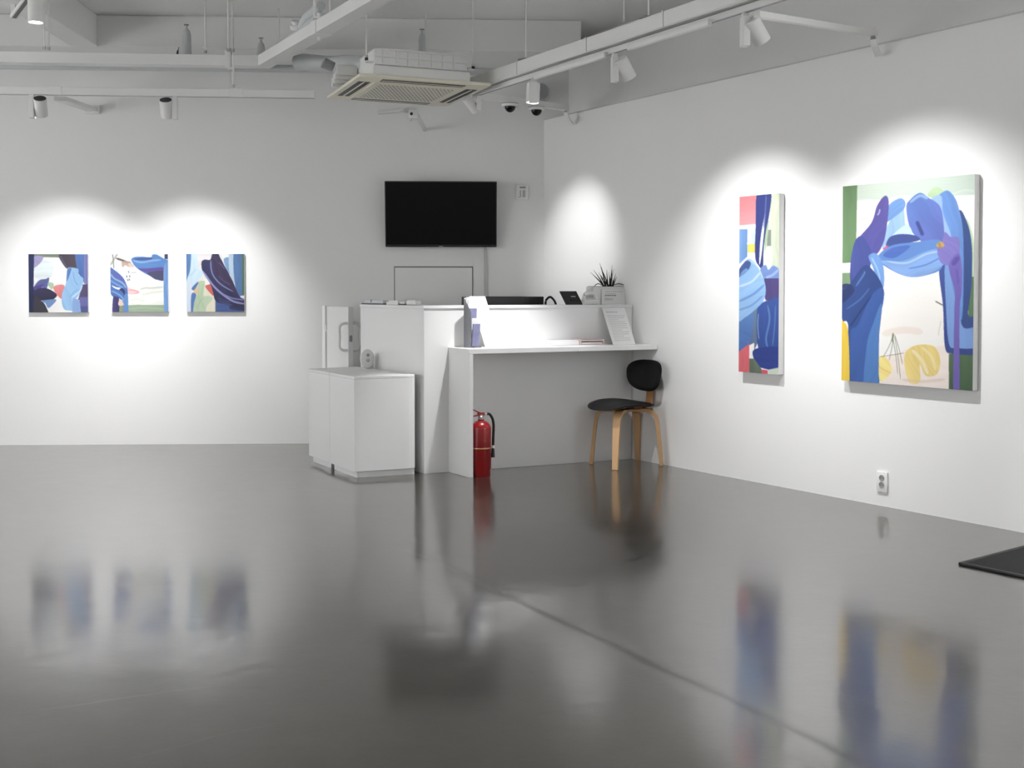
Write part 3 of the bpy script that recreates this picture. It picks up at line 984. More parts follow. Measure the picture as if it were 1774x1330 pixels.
GAIN = 0.80
painting('small square painting with a navy left bar and light blue form, leftmost of three', 'back', (49.3, 440), (152.8, 541), 0.03, P1, GAIN * .80,
         'small square paintings on the back wall')
painting('small square painting with a pale green base strip, middle of three', 'back', (191, 440), (291.5, 540.5), 0.03, P2, GAIN * .80,
         'small square paintings on the back wall')
painting('small square painting crossed by a dark navy sweep, third from left', 'back', (322.6, 439.6), (423.5, 540), 0.03, P3, GAIN * .80,
         'small square paintings on the back wall')
painting('tall narrow painting with a coral top corner and blue loops on right wall', 'right', (1281.4, 341), (1348.5, 649), 0.05, P4, GAIN * .92,
         'paintings on the right wall')
painting('largest painting, blue flower arch over a pale ground on right wall', 'right', (1460.4, 323), (1685, 677), 0.05, P5, GAIN * .92,
         'paintings on the right wall')


# ------------------------------------------------------------------ wall-mounted equipment
# television, tilted forward on its bracket
tvl, tvr = on_wall(667.0, 371, 'back', 0.09), on_wall(860.5, 371, 'back', 0.09)
tvw = (tvr - tvl).length
tvh = 0.556
tvc = (tvl + tvr) / 2
tv = thing('television', 'black flat television hung tilted above the reception counter', 'television', (tvc.x, tvc.y, tvc.z), AB)
tilt = Quaternion((1, 0, 0), math.radians(8.5))
g = G().box((0, 0, 0), (tvw, 0.035, tvh), bev=0.004)
g.build('body', M['bezel'], tv, rot=tilt)
G().box((0, -0.0185, 0.006), (tvw - 0.018, 0.002, tvh - 0.03)).build('screen', M['screen'], tv, rot=tilt)
g = G()
for k in range(5):
    g.box((-0.014 + k * 0.007, -0.0186, -tvh / 2 + 0.006), (0.005, 0.0015, 0.006))
g.build('logo', M['paper_grey'], tv, rot=tilt, label='tiny pale maker mark under the screen')
g = G().box((0, 0.05, 0), (0.34, 0.06, 0.26), bev=0.004)
g.build('wall_bracket', M['bezel'], tv)

# white cable duct from the television down the wall
a, b = on_wall(839, 420, 'back'), on_wall(843, 545, 'back')
g = G().box((0, -0.008, 0), (0.026, 0.016, a.z - b.z + 0.1), bev=0.004)
cdx = g.build('cable_duct', M['duct_grey'])
cdx.location = ((a.x + b.x) / 2, (a.y + b.y) / 2, (a.z + b.z) / 2 - 0.05)
cdx.rotation_euler = (0, 0, AB)
tag(cdx, 'slim white cable duct running down the wall from the television', 'cable duct')

# flush access door in the wall behind the counter
a, b = on_wall(683.5, 462, 'back'), on_wall(818.5, 462, 'back')
pw = (b - a).length
ph = a.z - 0.02
ap = thing('access_door', 'flush white wall door outlined by dark gaps below the television', 'door',
           ((a.x + b.x) / 2, (a.y + b.y) / 2, 0.02), AB)
G().box((0, -0.0028, ph / 2), (pw + 0.008, 0.004, ph + 0.006)).build('gap', M['gap'], ap)
G().box((0, -0.0055, ph / 2 - 0.004), (pw - 0.006, 0.008, ph - 0.006), bev=0.001).build('leaf', M['wall'], ap)

# thermostat
a = on_wall(904.5, 346, 'back')
th = thing('thermostat', 'small white thermostat on the back wall right of the television', 'thermostat', (a.x, a.y, a.z), AB)
G().box((0, -0.012, 0.066), (0.105, 0.024, 0.13), bev=0.006).build('housing', M['plastic_white'], th, smooth=True)
G().box((0.004, -0.0245, 0.103), (0.05, 0.002, 0.014)).build('display', M['grey'], th)
for x in (-0.016, 0.008, 0.021):
    G().box((x, -0.0245, 0.05), (0.007, 0.002, 0.06)).build('slot', M['grey'], th)
G().box((-0.03, -0.0245, 0.018), (0.01, 0.002, 0.006)).build('switch', M['grey'], th)

# double power outlet
a = on_wall(1529.5, 852, 'right')
ou = thing('power_outlet', 'white double power outlet low on the right wall', 'outlet', (a.x, a.y, a.z), AR)
G().box((0, -0.006, 0.062), (0.078, 0.012, 0.124), bev=0.003).build('cover_plate', M['plastic_white'], ou, smooth=True)
rx = Quaternion((1, 0, 0), math.radians(90))
for z in (0.086, 0.044):
    s = G().lathe([(0.0185, 0), (0.0185, 0.003), (0.016, 0.003), (0.015, 0.0005), (0, 0.0005)], (0, -0.0118, z), rx, 20).build('socket', M['grey'], ou)
    h = G()
    for x in (-0.006, 0.006):
        h.lathe([(0.0025, 0), (0.0025, 0.001), (0, 0.001)], (x, -0.0122, z), rx, 8)
    h.build('pin_hole', M['dark'], s)

# door mat at the right edge
mo = at_z(1660, 978, 0)
fm = thing('floor_mat', 'charcoal entrance mat lying on the concrete by the right wall', 'mat', (mo.x, mo.y, 0), AR + math.radians(3))
G().box((0.75, 0.45, 0.005), (1.5, 0.88, 0.010), bev=0.003).build('carpet', M['mat'], fm)
g = G()
for (cx, cy, sx, sy) in ((0.75, 0.012, 1.5, 0.024), (0.75, 0.888, 1.5, 0.024), (0.012, 0.45, 0.024, 0.87), (1.488, 0.45, 0.024, 0.87)):
    g.box((cx, cy, 0.006), (sx, sy, 0.012), bev=0.003)
g.build('rubber_edge', M['rubber'], fm)

# ------------------------------------------------------------------ reception counter
TOPZ = 1.2
SHZ = 0.90
P0 = Vector((-0.627, 8.006, 0))
P1w = Vector((0.934, 8.722, 0))           # where the counter meets the right wall
U = (P1w - P0).normalized()
BACKDIR = Vector((-0.57, 0.822, 0))
UN = Vector((U.y, -U.x, 0))               # out of the front face
P2w = Vector((-1.199, 8.90, 0))
LD = (P2w - P0).normalized()              # left side runs back along this
LN = Vector((-LD.y, LD.x, 0))             # points out to the left
T = 0.24
i0 = P0 + U * (T + .02) - UN * T          # inner corner
i1 = P1w - UN * T - XR * 0.10
i1 = Vector((P1w.x, P1w.y, 0)) - XR * (T / 0.97)
i2 = P2w + U * T
ct = thing('reception_counter', 'white corner reception counter with a lower front shelf', 'counter', (0, 0, 0))
body = [P0, P1w - U * 0.004, i1 - U * 0.004, i0, i2, P2w]
G().prism([V2(p) for p in body], 0, TOPZ - 0.022, bev=0.002).build('body', M['white'], ct)
ov = 0.006
top = [P0 + UN * ov + LN * ov, P1w - U * 0.005 + UN * ov, i1 - U * 0.005, i0, i2, P2w + LN * ov]
G().prism([V2(p) for p in top], TOPZ - 0.022, TOPZ, bev=0.002).build('countertop', M['white'], ct)
s_bl = P0 + U * 0.187
s_fl = Vector((-0.300, 7.838, 0))
s_fl2 = Vector((-0.270, 7.850, 0))
sd = (s_fl - s_bl)
s_br = P1w - U * 0.006
s_fr = Vector((1.043, 8.36, 0)) + UN * 0.02
tt = ((s_fl + U * 0).x)
# front right corner of the shelf lies on the right wall
k = 0
sf = s_fl + U * 1.0
den = U.x * NR.x + U.y * NR.y
tw = ((RW0 - s_fl).x * NR.x + (RW0 - s_fl).y * NR.y) / den
s_fr = s_fl + U * (tw - 0.006)
G().prism([V2(s_bl), V2(s_fl), V2(s_fr), V2(s_br)], SHZ - 0.036, SHZ, bev=0.002).build('shelf', M['white'], ct)
sb2 = s_bl + U * 0.034
G().prism([V2(s_bl), V2(s_fl), V2(s_fl + U * 0.032), V2(sb2)], 0, SHZ - 0.036, bev=0.0015).build('shelf_support', M['white'], ct)
# inner desk behind the counter front
q0, q1 = i0 - UN * 0.02, i1 - U * 0.02
G().prism([V2(q0), V2(q1), V2(q1 - UN * 0.5 - XR * .2), V2(q0 - UN * 0.5)], 0.70, 0.74, bev=0.003).build('inner_desk', M['white'], ct)

# low cabinets in front of the counter's left side
cA, cB, cC = Vector((-1.557, 8.60, 0)), Vector((-1.097, 7.806, 0)), Vector((-0.664, 7.985, 0))
CT = 0.71
cE = cA + Vector((0.345, 0.19, 0))
seam = at_z(573.7, 812.3, 0)
f = (seam - cB).dot((cA - cB)) / (cA - cB).length_squared
sm = cB + (cA - cB) * f
# far side of the cabinets follows the counter's left side with a small gap
cC2 = P0 + LN * 0.045 + LD * 0.06
cE = P2w + LN * 0.045 - LD * 0.02


def gap_pt(p, q, t):
    return p + (q - p) * t


sm2 = cC2 + (cE - cC2) * (f + .05)


def inset(poly, d):
    n = len(poly)
    out = []
    cen = sum(poly, Vector((0, 0, 0))) / n
    for p in poly:
        out.append(p + (cen - p).normalized() * d)
    return out


def low_cabinet(poly, label, round_idx=None):
    t = thing('low_cabinet', label, 'cabinet', (0, 0, 0), 0, 'low white cabinets beside the counter')
    pts = [V2(p) for p in poly]
    if round_idx is not None:
        out = []
        for i, p in enumerate(poly):
            if i == round_idx:
                a, b = poly[i - 1], poly[(i + 1) % len(poly)]
                pa, pb = p + (a - p).normalized() * 0.10, p + (b - p).normalized() * 0.075
                for k in range(7):
                    s = k / 6
                    out.append(V2(pa * (1 - s) ** 2 + p * 2 * s * (1 - s) + pb * s * s))
            else:
                out.append(V2(p))
        pts = out
    G().prism(pts, 0.045, CT - 0.02, bev=0.002).build('carcass', M['white'], t)
    G().prism(pts, CT - 0.0195, CT, bev=0.003).build('cabinet_top', M['white'], t)
    G().prism([V2(p) for p in inset(poly, 0.035)], 0.0, 0.045).build('plinth', M['white'], t)
    return t


dgap = (cA - cB).normalized() * 0.0015
low_cabinet([sm + dgap, sm2 + dgap, cE, cA], 'white low cabinet unit on the left, set back toward the gate')
low_cabinet([cB, cC, cC2, sm2 - dgap, sm - dgap], 'white low cabinet unit on the right, with a rounded front end', 1)

# half-height swing gate standing open behind the cabinets
ga = at_z(602.5, 532.3, TOPZ)
ga = at_y(603.5, 532, 8.98)
gh = at_y(566, 530.5, 9.36)
gw = (gh - ga).length
gdir = (Vector((ga.x, ga.y, 0)) - Vector((gh.x, gh.y, 0))).normalized()
gang = math.atan2(gdir.y, gdir.x)
gate = thing('swing_gate', 'half-height white swing gate standing open left of the counter', 'gate', (gh.x, gh.y, 0), gang)
gl = (Vector((ga.x, ga.y)) - Vector((gh.x, gh.y))).length
gtop = 1.178
G().box((gl / 2, 0.02, 0.08 + (gtop - .08) / 2), (gl, 0.042, gtop - 0.08), bev=0.002).build('leaf', M['white'], gate)
for sgn, nm in ((-1, 'near'), (1, 'far')):
    y0 = -0.001 if sgn < 0 else 0.041
    y1 = y0 + sgn * 0.066
    z0, z1 = 0.83, 1.045
    x = gl - 0.022
    hp = smooth_path([(x, y0, z1), (x, y0 + sgn * 0.03, z1), (x, y1, z1 - .025), (x, y1, (z0 + z1) / 2), (x, y1, z0 + .025), (x, y0 + sgn * .03, z0), (x, y0, z0)], 5)
    G().tube(hp, 0.011, 10).build('pull_handle', M['plastic_white'], gate, smooth=True)
G().box((gl + 0.001, 0.02, 0.925), (0.003, 0.024, 0.05)).build('latch', M['grey'], gate)
G().box((-0.035, 0.02, 0.59), (0.06, 0.07, 1.185), bev=0.003).build('hinge_post', M['white'], gate)
for z in (0.25, 0.62, 1.0):
    G().lathe([(0.006, -0.03), (0.006, 0.03)], (-0.003, -0.004, z), None, 10).build('hinge', M['chrome'], gate)

# small oval-faced device on the low cabinet
dv = at_z(626, 637, CT)
dv = Vector((-1.115, 8.60, CT))
od = thing('oval_device', 'small white device with an oval face on the low cabinet', 'device', dv, math.radians(28))
od.scale = (1.3, 1.3, 1.3)
q = Quaternion((1, 0, 0), math.radians(90))
prof = [(0, 0.016), (0.03, 0.015), (0.042, 0.009), (0.044, 0), (0.040, -0.010), (0, -0.014)]
g = G().lathe(prof, (0, 0, 0), q, 28)
for v in g.bm.verts:
    v.co.z *= 1.28
    v.co.z += 0.061
    v.co.y -= 0.014
g.build('oval_face', M['plastic_white'], od, smooth=True)
for z in (0.082, 0.052):
    G().lathe([(0.010, 0), (0.010, 0.002), (0.007, 0.002), (0.006, 0.0005), (0, 0.0005)], (0, -0.0292, z), q, 18).build('round_mark', M['grey'], od)
G().box((0.026, 0.020, 0.045), (0.045, 0.04, 0.09), bev=0.006).build('rear_housing', M['paper_grey'], od, smooth=True)

# ------------------------------------------------------------------ things on the counter
def on_left_wing(px, back):
    """a point of the counter top on the left wing, seen at column px, 'back' metres in from the outer side"""
    d = ray(px, 528)
    p = P0 - LN * back
    t = (p.x * LN.x + p.y * LN.y) / (d.x * LN.x + d.y * LN.y)
    return Vector((d.x * t, d.y * t, TOPZ))


def on_front(px, back, z=TOPZ, base=None):
    d = ray(px, 528)
    p = (base or P0) - UN * back
    t = (p.x * UN.x + p.y * UN.y) / (d.x * UN.x + d.y * UN.y)
    return Vector((d.x * t, d.y * t, z))


LA = math.atan2(-LD.y, -LD.x)             # left wing, left to right
UA = math.atan2(U.y, U.x)

a, b = on_left_wing(627, .05), on_left_wing(664, .05)
L = (b - a).length
m_ = (a + b) / 2
t = thing('catalogue', 'navy covered catalogue lying flat on the left end of the counter', 'book', m_, LA)
G().box((0, 0.06, 0.004), (L, 0.13, 0.008), bev=0.001).build('cover', M['navy'], t)
G().box((0.002, 0.06, 0.0105), (L - .006, 0.125, 0.005), bev=0.001).build('pages', M['paper_grey'], t)
t = thing('acrylic_stand', 'clear grey acrylic stand on top of the navy catalogue', 'stand', m_ + Vector((0, 0, 0.0132)), LA)
G().box((0.01, 0.06, 0.009), (L * .86, 0.11, 0.018), bev=0.003).build('tray', M['paper_grey'], t)
G().box((-.03, 0.003, 0.013), (0.006, 0.008, 0.024), bev=0.001).build('divider', M['grey'], t)

a, b = on_left_wing(668, .06), on_left_wing(688, .06)
t = thing('card_box', 'flat pale box of cards between catalogue and white roll', 'box', (a + b) / 2, LA)
L = (b - a).length
G().box((0, 0.04, 0.012), (L, 0.07, 0.024), bev=0.002).build('tray', M['plastic_white'], t)
G().box((0, 0.04, 0.028), (L * .8, 0.05, 0.008), bev=0.001).build('cards', M['paper'], t)
a, b = on_left_wing(690, .07), on_left_wing(700, .07)
t = thing('stamp', 'small white stamp with a black foot on the counter', 'stamp', (a + b) / 2, LA)
L = (b - a).length
G().box((0, 0.02, 0.004), (L, 0.03, 0.008), bev=0.001).build('foot', M['dark'], t)
G().box((0, 0.02, 0.016), (L * .9, 0.026, 0.016), bev=0.004).build('grip', M['plastic_white'], t)
a, b = on_left_wing(702, .05), on_left_wing(719, .05)
t = thing('tape_dispenser', 'white rounded tape dispenser at the right of the small desk items', 'dispenser', (a + b) / 2, LA)
L = (b - a).length
G().box((0, 0.03, 0.019), (L, 0.05, 0.038), bev=0.012, seg=3).build('case', M['plastic_white'], t, smooth=True)
G().box((-L / 2 - 0.001, 0.03, 0.019), (0.004, 0.045, 0.036)).build('cutter', M['grey'], t)

# monitor behind the counter front, standing on the inner desk
a, b = at_y(814, 514, 8.72), at_y(941, 514, 8.86)
a, b = on_front(800, .42), on_front(941.5, .42)
mw = (b - a).length
mt = thing('computer_monitor', 'black computer monitor standing behind the counter front', 'monitor', ((a.x + b.x) / 2, (a.y + b.y) / 2, 0.74), UA + math.radians(1))
mtop = 1.262 - 0.74
G().box((0, 0, mtop - 0.17), (mw, 0.03, 0.34), bev=0.006).build('display', M['bezel'], mt)
G().box((0, 0.0165, mtop - 0.17), (mw - .03, 0.003, 0.31)).build('screen', M['screen'], mt)
G().box((0, -0.025, 0.12), (0.06, 0.03, 0.24), bev=0.005).build('stand', M['bezel'], mt)
G().box((0, -0.01, 0.006), (0.24, 0.18, 0.012), bev=0.004).build('base', M['bezel'], mt)

# black cable loop / handset arc beside the monitor
a, b = on_front(945, .30), on_front(963, .30)
mid = (a + b) / 2
g = G()
dd = (b - a)
pts = [a + Vector((0, 0, -.15)), a + Vector((0, 0, 0.01)), a + dd * .18 + Vector((0, 0, .045)), a + dd * .45 + Vector((0, 0, .058)), a + dd * .75 + Vector((0, 0, .04)), b + Vector((0, 0, 0.0)), b + dd * .2 + Vector((0, 0, -.1)), b + dd * .2 + Vector((0, .02, -.46)), a + Vector((.04, .05, -.455))]
hs = g.tube(smooth_path(pts, 6), 0.009, 8).build('cable', M['rubber'], smooth=True)
tag(hs, 'thick black cable looping up beside the computer monitor', 'cable')

# small tablet leaning back on the counter top
a, b = on_front(980.5, .06), on_front(1009.5, .06)
tb = thing('tablet', 'black tablet leaning back on a stand on the counter top', 'tablet', (a + b) / 2, UA)
L = (b - a).length
tq = Quaternion((1, 0, 0), math.radians(-24))
sh = Matrix(((1, 0, -0.30, 0), (0, 1, 0, 0), (0, 0, 1, 0), (0, 0, 0, 1)))
g = G().box((0, 0, 0.056), (L, 0.010, 0.112), bev=0.003)
g.bm.transform(sh)
g.build('case', M['bezel'], tb, rot=tq)
g = G()
for k in range(5):
    g.box((0.006 + k * 0.008, -0.0055, 0.066), (0.006, 0.001, 0.008))
g.bm.transform(sh)
g.build('logo', M['paper_grey'], tb, rot=tq, label='small pale maker mark')
G().box((0, 0.04, 0.022), (0.06, 0.08, 0.012), rot=Quaternion((1, 0, 0), math.radians(-30))).build('stand', M['dark'], tb)

# white telephone beside the planter
a, b = on_front(1013, .02), on_front(1038, .02)
L = (b - a).length
ph_ = thing('telephone', 'white desk telephone between the tablet and the plant box', 'telephone', (a + b) / 2, UA)
g = G().box((0, 0.03, 0.030), (L, 0.06, 0.036), rot=Quaternion((1, 0, 0), math.radians(22)), bev=0.006)
g.build('base', M['plastic_white'], ph_, smooth=True)
hp = smooth_path([(-L * .42, 0.02, 0.04), (-L * .45, 0.02, 0.075), (-L * .1, 0.02, 0.088), (L * .3, 0.02, 0.08), (L * .42, 0.02, 0.045)], 5)
G().tube(hp, 0.014, 10).build('handset', M['plastic_white'], ph_, smooth=True)
G().box((0, 0.056, 0.052), (L * .7, 0.012, 0.07), bev=0.004).build('back_rest', M['paper_grey'], ph_)

# plant box with spiky plant
a, b = on_front(1029, .10), on_front(1085, .10)
L = (b - a).length
pl = thing('potted_plant', 'dark spiky plant in a white rectangular box by the right wall', 'plant', (a + b) / 2 , UA)
PB = 0.139
g = G().box((0, 0.065, PB / 2), (L, 0.13, PB), bev=0.004)
g.build('planter', M['plastic_white'], pl)
G().box((0, 0.065, PB + 0.001), (L - .02, 0.11, 0.004)).build('soil', M['soil'], pl)
leaves = [(-.05, -.16, .10, .015), (-.045, -.125, .115, .02), (-.03, -.085, .165, .0), (-.02, -.045, .14, .03), (-.01, -.09, .08, -.02), (.0, .0, .12, .02),
          (.01, .05, .125, .0), (.02, .03, .15, -.01), (.03, .055, .12, .02), (.035, .075, .095, .03), (.02, -.02, .10, -.03), (-.035, -.10, .06, -.03),
          (.04, .06, .07, -.03), (-.02, -.06, .10, .04), (.005, -.05, .13, .02), (.045, .05, .055, .0), (.0, -.025, .07, -.04), (.03, .04, .09, -.04)]
for (x0, x1, hh, yy) in leaves:
    n = 7
    pts, sc = [], []
    for k in range(n):
        s = k / (n - 1)
        pts.append((x0 * .8 + (x1 - x0) * s ** 1.25 + 0.02, 0.065 + yy * (0.4 + s), PB + hh * 1.12 * s))
        sc.append((max(.12, (1 - s) ** .8), max(.2, 1 - s)))
    G().sweep(pts, [(-.0075, 0), (0, -.0022), (.0075, 0), (0, .0022)], up=Vector((0, 1, 0)), scales=sc).build('leaf', M['leaf'], pl)
for sgn in (-1, 1):
    pts = smooth_path([(sgn * .05, .05, PB + .01), (sgn * .085, .03, PB + .022), (sgn * .12, .01, PB + .016), (sgn * .142, -.004, PB + .002)], 4)
    G().sweep(pts, [(-.003, 0), (0, -.001), (.003, 0), (0, .001)], up=Vector((0, 1, 0))).build('drooping_leaf', M['leaf'], pl)
# printed card leaning on the plant box
a, b = on_front(1042.5, .088), on_front(1083, .088)
L = (b - a).length
cdd = thing('printed_card', 'white printed card leaning on the front of the plant box', 'card', (a + b) / 2, UA)
cq = Quaternion((1, 0, 0), math.radians(-2.5))
G().box((0, 0, 0.058), (L, 0.003, 0.116)).build('card', M['paper'], cdd, rot=cq)
for (z, x0, x1, mm) in ((.100, -.33, .38, 'ink'), (.083, -.33, .1, 'ink'), (.070, -.36, .05, 'ink_dark'), (.045, -.36, -.05, 'ink'), (.036, -.36, -.1, 'ink')):
    g = G()
    x = x0 * L
    while x < x1 * L:
        wd = random.uniform(.008, .02)
        g.box((x + wd / 2, -0.0018, z), (wd, 0.001, 0.0042 if mm == 'ink' else 0.006))
        x += wd + .004
    g.build('printed_line', M[mm], cdd, rot=cq)


# ------------------------------------------------------------------ things on the shelf
def on_shelf(px, back):
    d = ray(px, 595)
    p = P0 + UN * back
    t = (p.x * UN.x + p.y * UN.y) / (d.x * UN.x + d.y * UN.y)
    return Vector((d.x * t, d.y * t, SHZ))


# leaning sheet with lines of text
a, b = on_shelf(1062, .14), on_shelf(1101, .14)
L = (b - a).length
sg = thing('text_sheet', 'white sheet with lines of text leaning on the counter front by right wall', 'sign', (a + b) / 2, UA)
sq = Quaternion((1, 0, 0), math.radians(-22))
sh = Matrix(((1, 0, -0.115, 0), (0, 1, 0, 0), (0, 0, 1, 0), (0, 0, 0, 1)))
SHH = 0.297
g = G().box((0, 0, SHH / 2), (L, 0.003, SHH))
g.bm.transform(sh)
g.build('sheet', M['paper'], sg, rot=sq)
z = SHH - 0.035
i = 0
while z > 0.02:
    g = G()
    x = -L * .36
    end = L * (.33 if i not in (3, 8, 11) else .05) - (0.0 if i else .04)
    while x < end:
        wd = random.uniform(.008, .022)
        g.box((x + wd / 2, -0.002, z), (wd, 0.001, 0.006 if i == 0 else 0.0036))
        x += wd + .004
    g.bm.transform(sh)
    g.build('printed_line', M['ink'], sg, rot=sq)
    z -= 0.030 if i == 0 else 0.0165
    i += 1
G().box((L * .1 - .02, 0.085, 0.04), (0.06, 0.05, 0.08), bev=0.002).build('support', M['paper_grey'], sg)

# stacks of leaflets and the pinkish tray
a, b = on_shelf(958, .13), on_shelf(1002, .13)
L = (b - a).length
t = thing('leaflet_stack', 'stack of white leaflets lying on the shelf left of pinkish tray', 'papers', (a + b) / 2, UA)
for k in range(5):
    G().box((random.uniform(-.003, .003), 0.045 + random.uniform(-.003, .003), 0.005 + k * 0.0072), (L, 0.11, 0.0066), bev=0.0008).build('leaflet', M['paper'], t)
a, b = on_shelf(1005, .13), on_shelf(1046, .13)
L = (b - a).length
t = thing('leaflet_tray', 'pinkish clear tray of leaflets on the shelf beside text sheet', 'tray', (a + b) / 2, UA)
G().box((0, .05, .003), (L, .12, .006), bev=.001).build('base', M['pinkish'], t)
for sx in (-1, 1):
    G().box((sx * (L / 2 - .002), .05, .023), (.004, .12, .04), bev=.001).build('side', M['pinkish'], t)
G().box((0, .108, .023), (L - .008, .004, .04), bev=.001).build('back', M['pinkish'], t)
G().box((0, .05, .014), (L - .02, .10, .012), bev=.001).build('papers', M['paper'], t)
G().box((0, .05, .032), (L - .02, .10, .005), bev=.001).build('divider', M['pinkish'], t)

# brochure holder at the left end of the shelf, seen from the side
bh0 = on_shelf(819, .10)
bh = thing('brochure_holder', 'upright holder of bluish brochures at the left end of the shelf', 'holder', (bh0.x, bh0.y, SHZ), UA + math.radians(24))
G().box((0, 0.0, 0.004), (0.075, 0.10, 0.008), bev=.002).build('base', M['smoke_acrylic'], bh)
G().box((0.0, 0.048, 0.18), (0.075, 0.004, 0.35), bev=.001).build('back_plate', M['paper'], bh)
G().prism([(-.040, .05), (-.037, .05), (-.037, -.02), (-.040, -.02)], 0.004, [.36, .36, .25, .25]).build('side_plate', M['smoke_acrylic'], bh)
for k in range(5):
    y = 0.036 - k * 0.017
    hgt = (.35, .33, .27, .20, .16)[k]
    G().box((0.0, y, 0.01 + hgt / 2), (0.070, 0.009, hgt), rot=Quaternion((1, 0, 0), math.radians(1 + k * .8)), bev=.001).build(
        'brochure', M['leaflet_blue'] if k in (2, 4) else M['paper'], bh)
# large white poster sheet standing behind the holder
a, b = on_shelf(826, .068), on_shelf(847, .068)
L = (b - a).length + .03
t = thing('white_folder', 'tall white folder leaning on the counter front beside brochure holder', 'folder', b + Vector((0.03, 0.0, 0)), UA)
fq = Quaternion((1, 0, 0), math.radians(-8))
sh = Matrix(((1, 0, -0.28, 0), (0, 1, 0, 0), (0, 0, 1, 0), (0, 0, 0, 1)))
g = G().box((0, 0, .185), (L, .004, .37), bev=.001)
g.bm.transform(sh)
g.build('front_cover', M['paper'], t, rot=fq)
g = G().box((0.004, .008, .18), (L, .004, .36), bev=.001)
g.bm.transform(sh)
g.build('back_cover', M['paper'], t, rot=fq)

# ------------------------------------------------------------------ chair
fr1, fr2, re1, re2 = Vector((.600, 8.465, 0)), Vector((.752, 8.168, 0)), Vector((.972, 8.66, 0)), Vector((1.115, 8.362, 0))
cen = (fr1 + fr2 + re1 + re2) / 4
fwd = ((fr1 + fr2) - (re1 + re2)).normalized()
CA = math.atan2(fwd.y, fwd.x)             # local +x points to the front of the chair
chair = thing('chair', 'black cushioned chair with bent plywood legs under the shelf corner', 'chair', (cen.x, cen.y, 0), CA)
R = Matrix.Rotation(-CA, 3, 'Z')


def loc2(p):
    return R @ (p - cen)


SEATZ = 0.425
for nm, p in (('front', fr1), ('front', fr2), ('rear', re1), ('rear', re2)):
    q = loc2(p)
    d = Vector((q.x, q.y, 0)).normalized()
    r = q.length
    path = smooth_path([d * 0.10 + Vector((0, 0, SEATZ - .012)), d * (r - .10) + Vector((0, 0, SEATZ - .012)), d * (r - .055) + Vector((0, 0, SEATZ - .035)),
                        d * (r - .036) + Vector((0, 0, SEATZ - .085)), d * (r - .018) + Vector((0, 0, .20)), d * r + Vector((0, 0, 0.002))], 6)
    n = len(path)
    side = Vector((0, 0, 1)).cross(d)
    t_ = bmesh.new()
    rings = []
    for i, pp in enumerate(path):
        tg = (path[min(i + 1, n - 1)] - path[max(i - 1, 0)]).normalized()
        nn = side.cross(tg).normalized()
        s = i / (n - 1)
        wd = 0.032 - 0.011 * max(0, (s - .35)) / .65
        th_ = 0.013
        rings.append([t_.verts.new(pp + side * a * wd + nn * b * th_) for a, b in ((-1, -1), (1, -1), (1, 1), (-1, 1))])
    for A, B in zip(rings[:-1], rings[1:]):
        for k in range(4):
            t_.faces.new((A[k], A[(k + 1) % 4], B[(k + 1) % 4], B[k]))
    t_.faces.new(rings[0][::-1]); t_.faces.new(rings[-1])
    bmesh.ops.recalc_face_normals(t_, faces=t_.faces[:])
    g = G(); g.join(t_)
    g.build('leg', M['wood'], chair, smooth=True)
for (p, q) in ((fr1, re2), (fr2, re1)):
    a, b = loc2(p), loc2(q)
    a = a * (1 - .09 / a.length); b = b * (1 - .09 / b.length)
    a.z = b.z = SEATZ - .012
    G().bar(a, b, .058, .018).build('seat_rail', M['wood'], chair)


def pad(nx, ny, fx, fy, fz0, fz1):
    pass


def cushion(outline, thick, crown, dish=None):
    """a closed padded slab over a superelliptic outline function r(theta)"""
    t = bmesh.new()
    NA, NR_ = 40, 7
    top, bot = [], []
    ct_ = t.verts.new((0, 0, thick / 2 + crown))
    cb_ = t.verts.new((0, 0, -thick / 2))
    for j in range(1, NR_ + 1):
        s = j / NR_
        rt_, rb_ = [], []
        edge = math.sqrt(max(0, 1 - s ** 6))
        for k in range(NA):
            th = 2 * PI * k / NA
            x, y = outline(th)
            rt_.append(t.verts.new((x * s, y * s, thick / 2 * edge + crown * (1 - s * s))))
            if j < NR_:
                rb_.append(t.verts.new((x * s, y * s, -thick / 2 * edge)))
        top.append(rt_)
        bot.append(rb_ if j < NR_ else rt_)
    for k in range(NA):
        kk = (k + 1) % NA
        t.faces.new((ct_, top[0][k], top[0][kk]))
        t.faces.new((cb_, bot[0][kk], bot[0][k]))
        for j in range(NR_ - 1):
            t.faces.new((top[j][k], top[j + 1][k], top[j + 1][kk], top[j][kk]))
            t.faces.new((bot[j][kk], bot[j + 1][kk], bot[j + 1][k], bot[j][k]))
    bmesh.ops.recalc_face_normals(t, faces=t.faces[:])
    g = G()
    g.join(t)
    return g


def sup(a, b, n, th, egg=0.0):
    c_, s_ = math.cos(th), math.sin(th)
    x = a * abs(c_) ** (2 / n) * (1 if c_ >= 0 else -1)
    y = b * abs(s_) ** (2 / n) * (1 if s_ >= 0 else -1)
    return x, y * (1 + egg * x / a)


g = cushion(lambda th: sup(.235, .225, 2.7, th, .06), .034, .008)
for v in g.bm.verts:                     # front edge rolls down, the back lifts into a saddle
    x, y = v.co.x, v.co.y
    v.co.z += 0.012 * math.cos((x + .02) * 9) + (-0.9 * max(0, x - .12) ** 2 * 1.6) + 0.25 * y * y
g.build('seat', M['leather'], chair, smooth=True, loc=(.045, 0, SEATZ + .026))
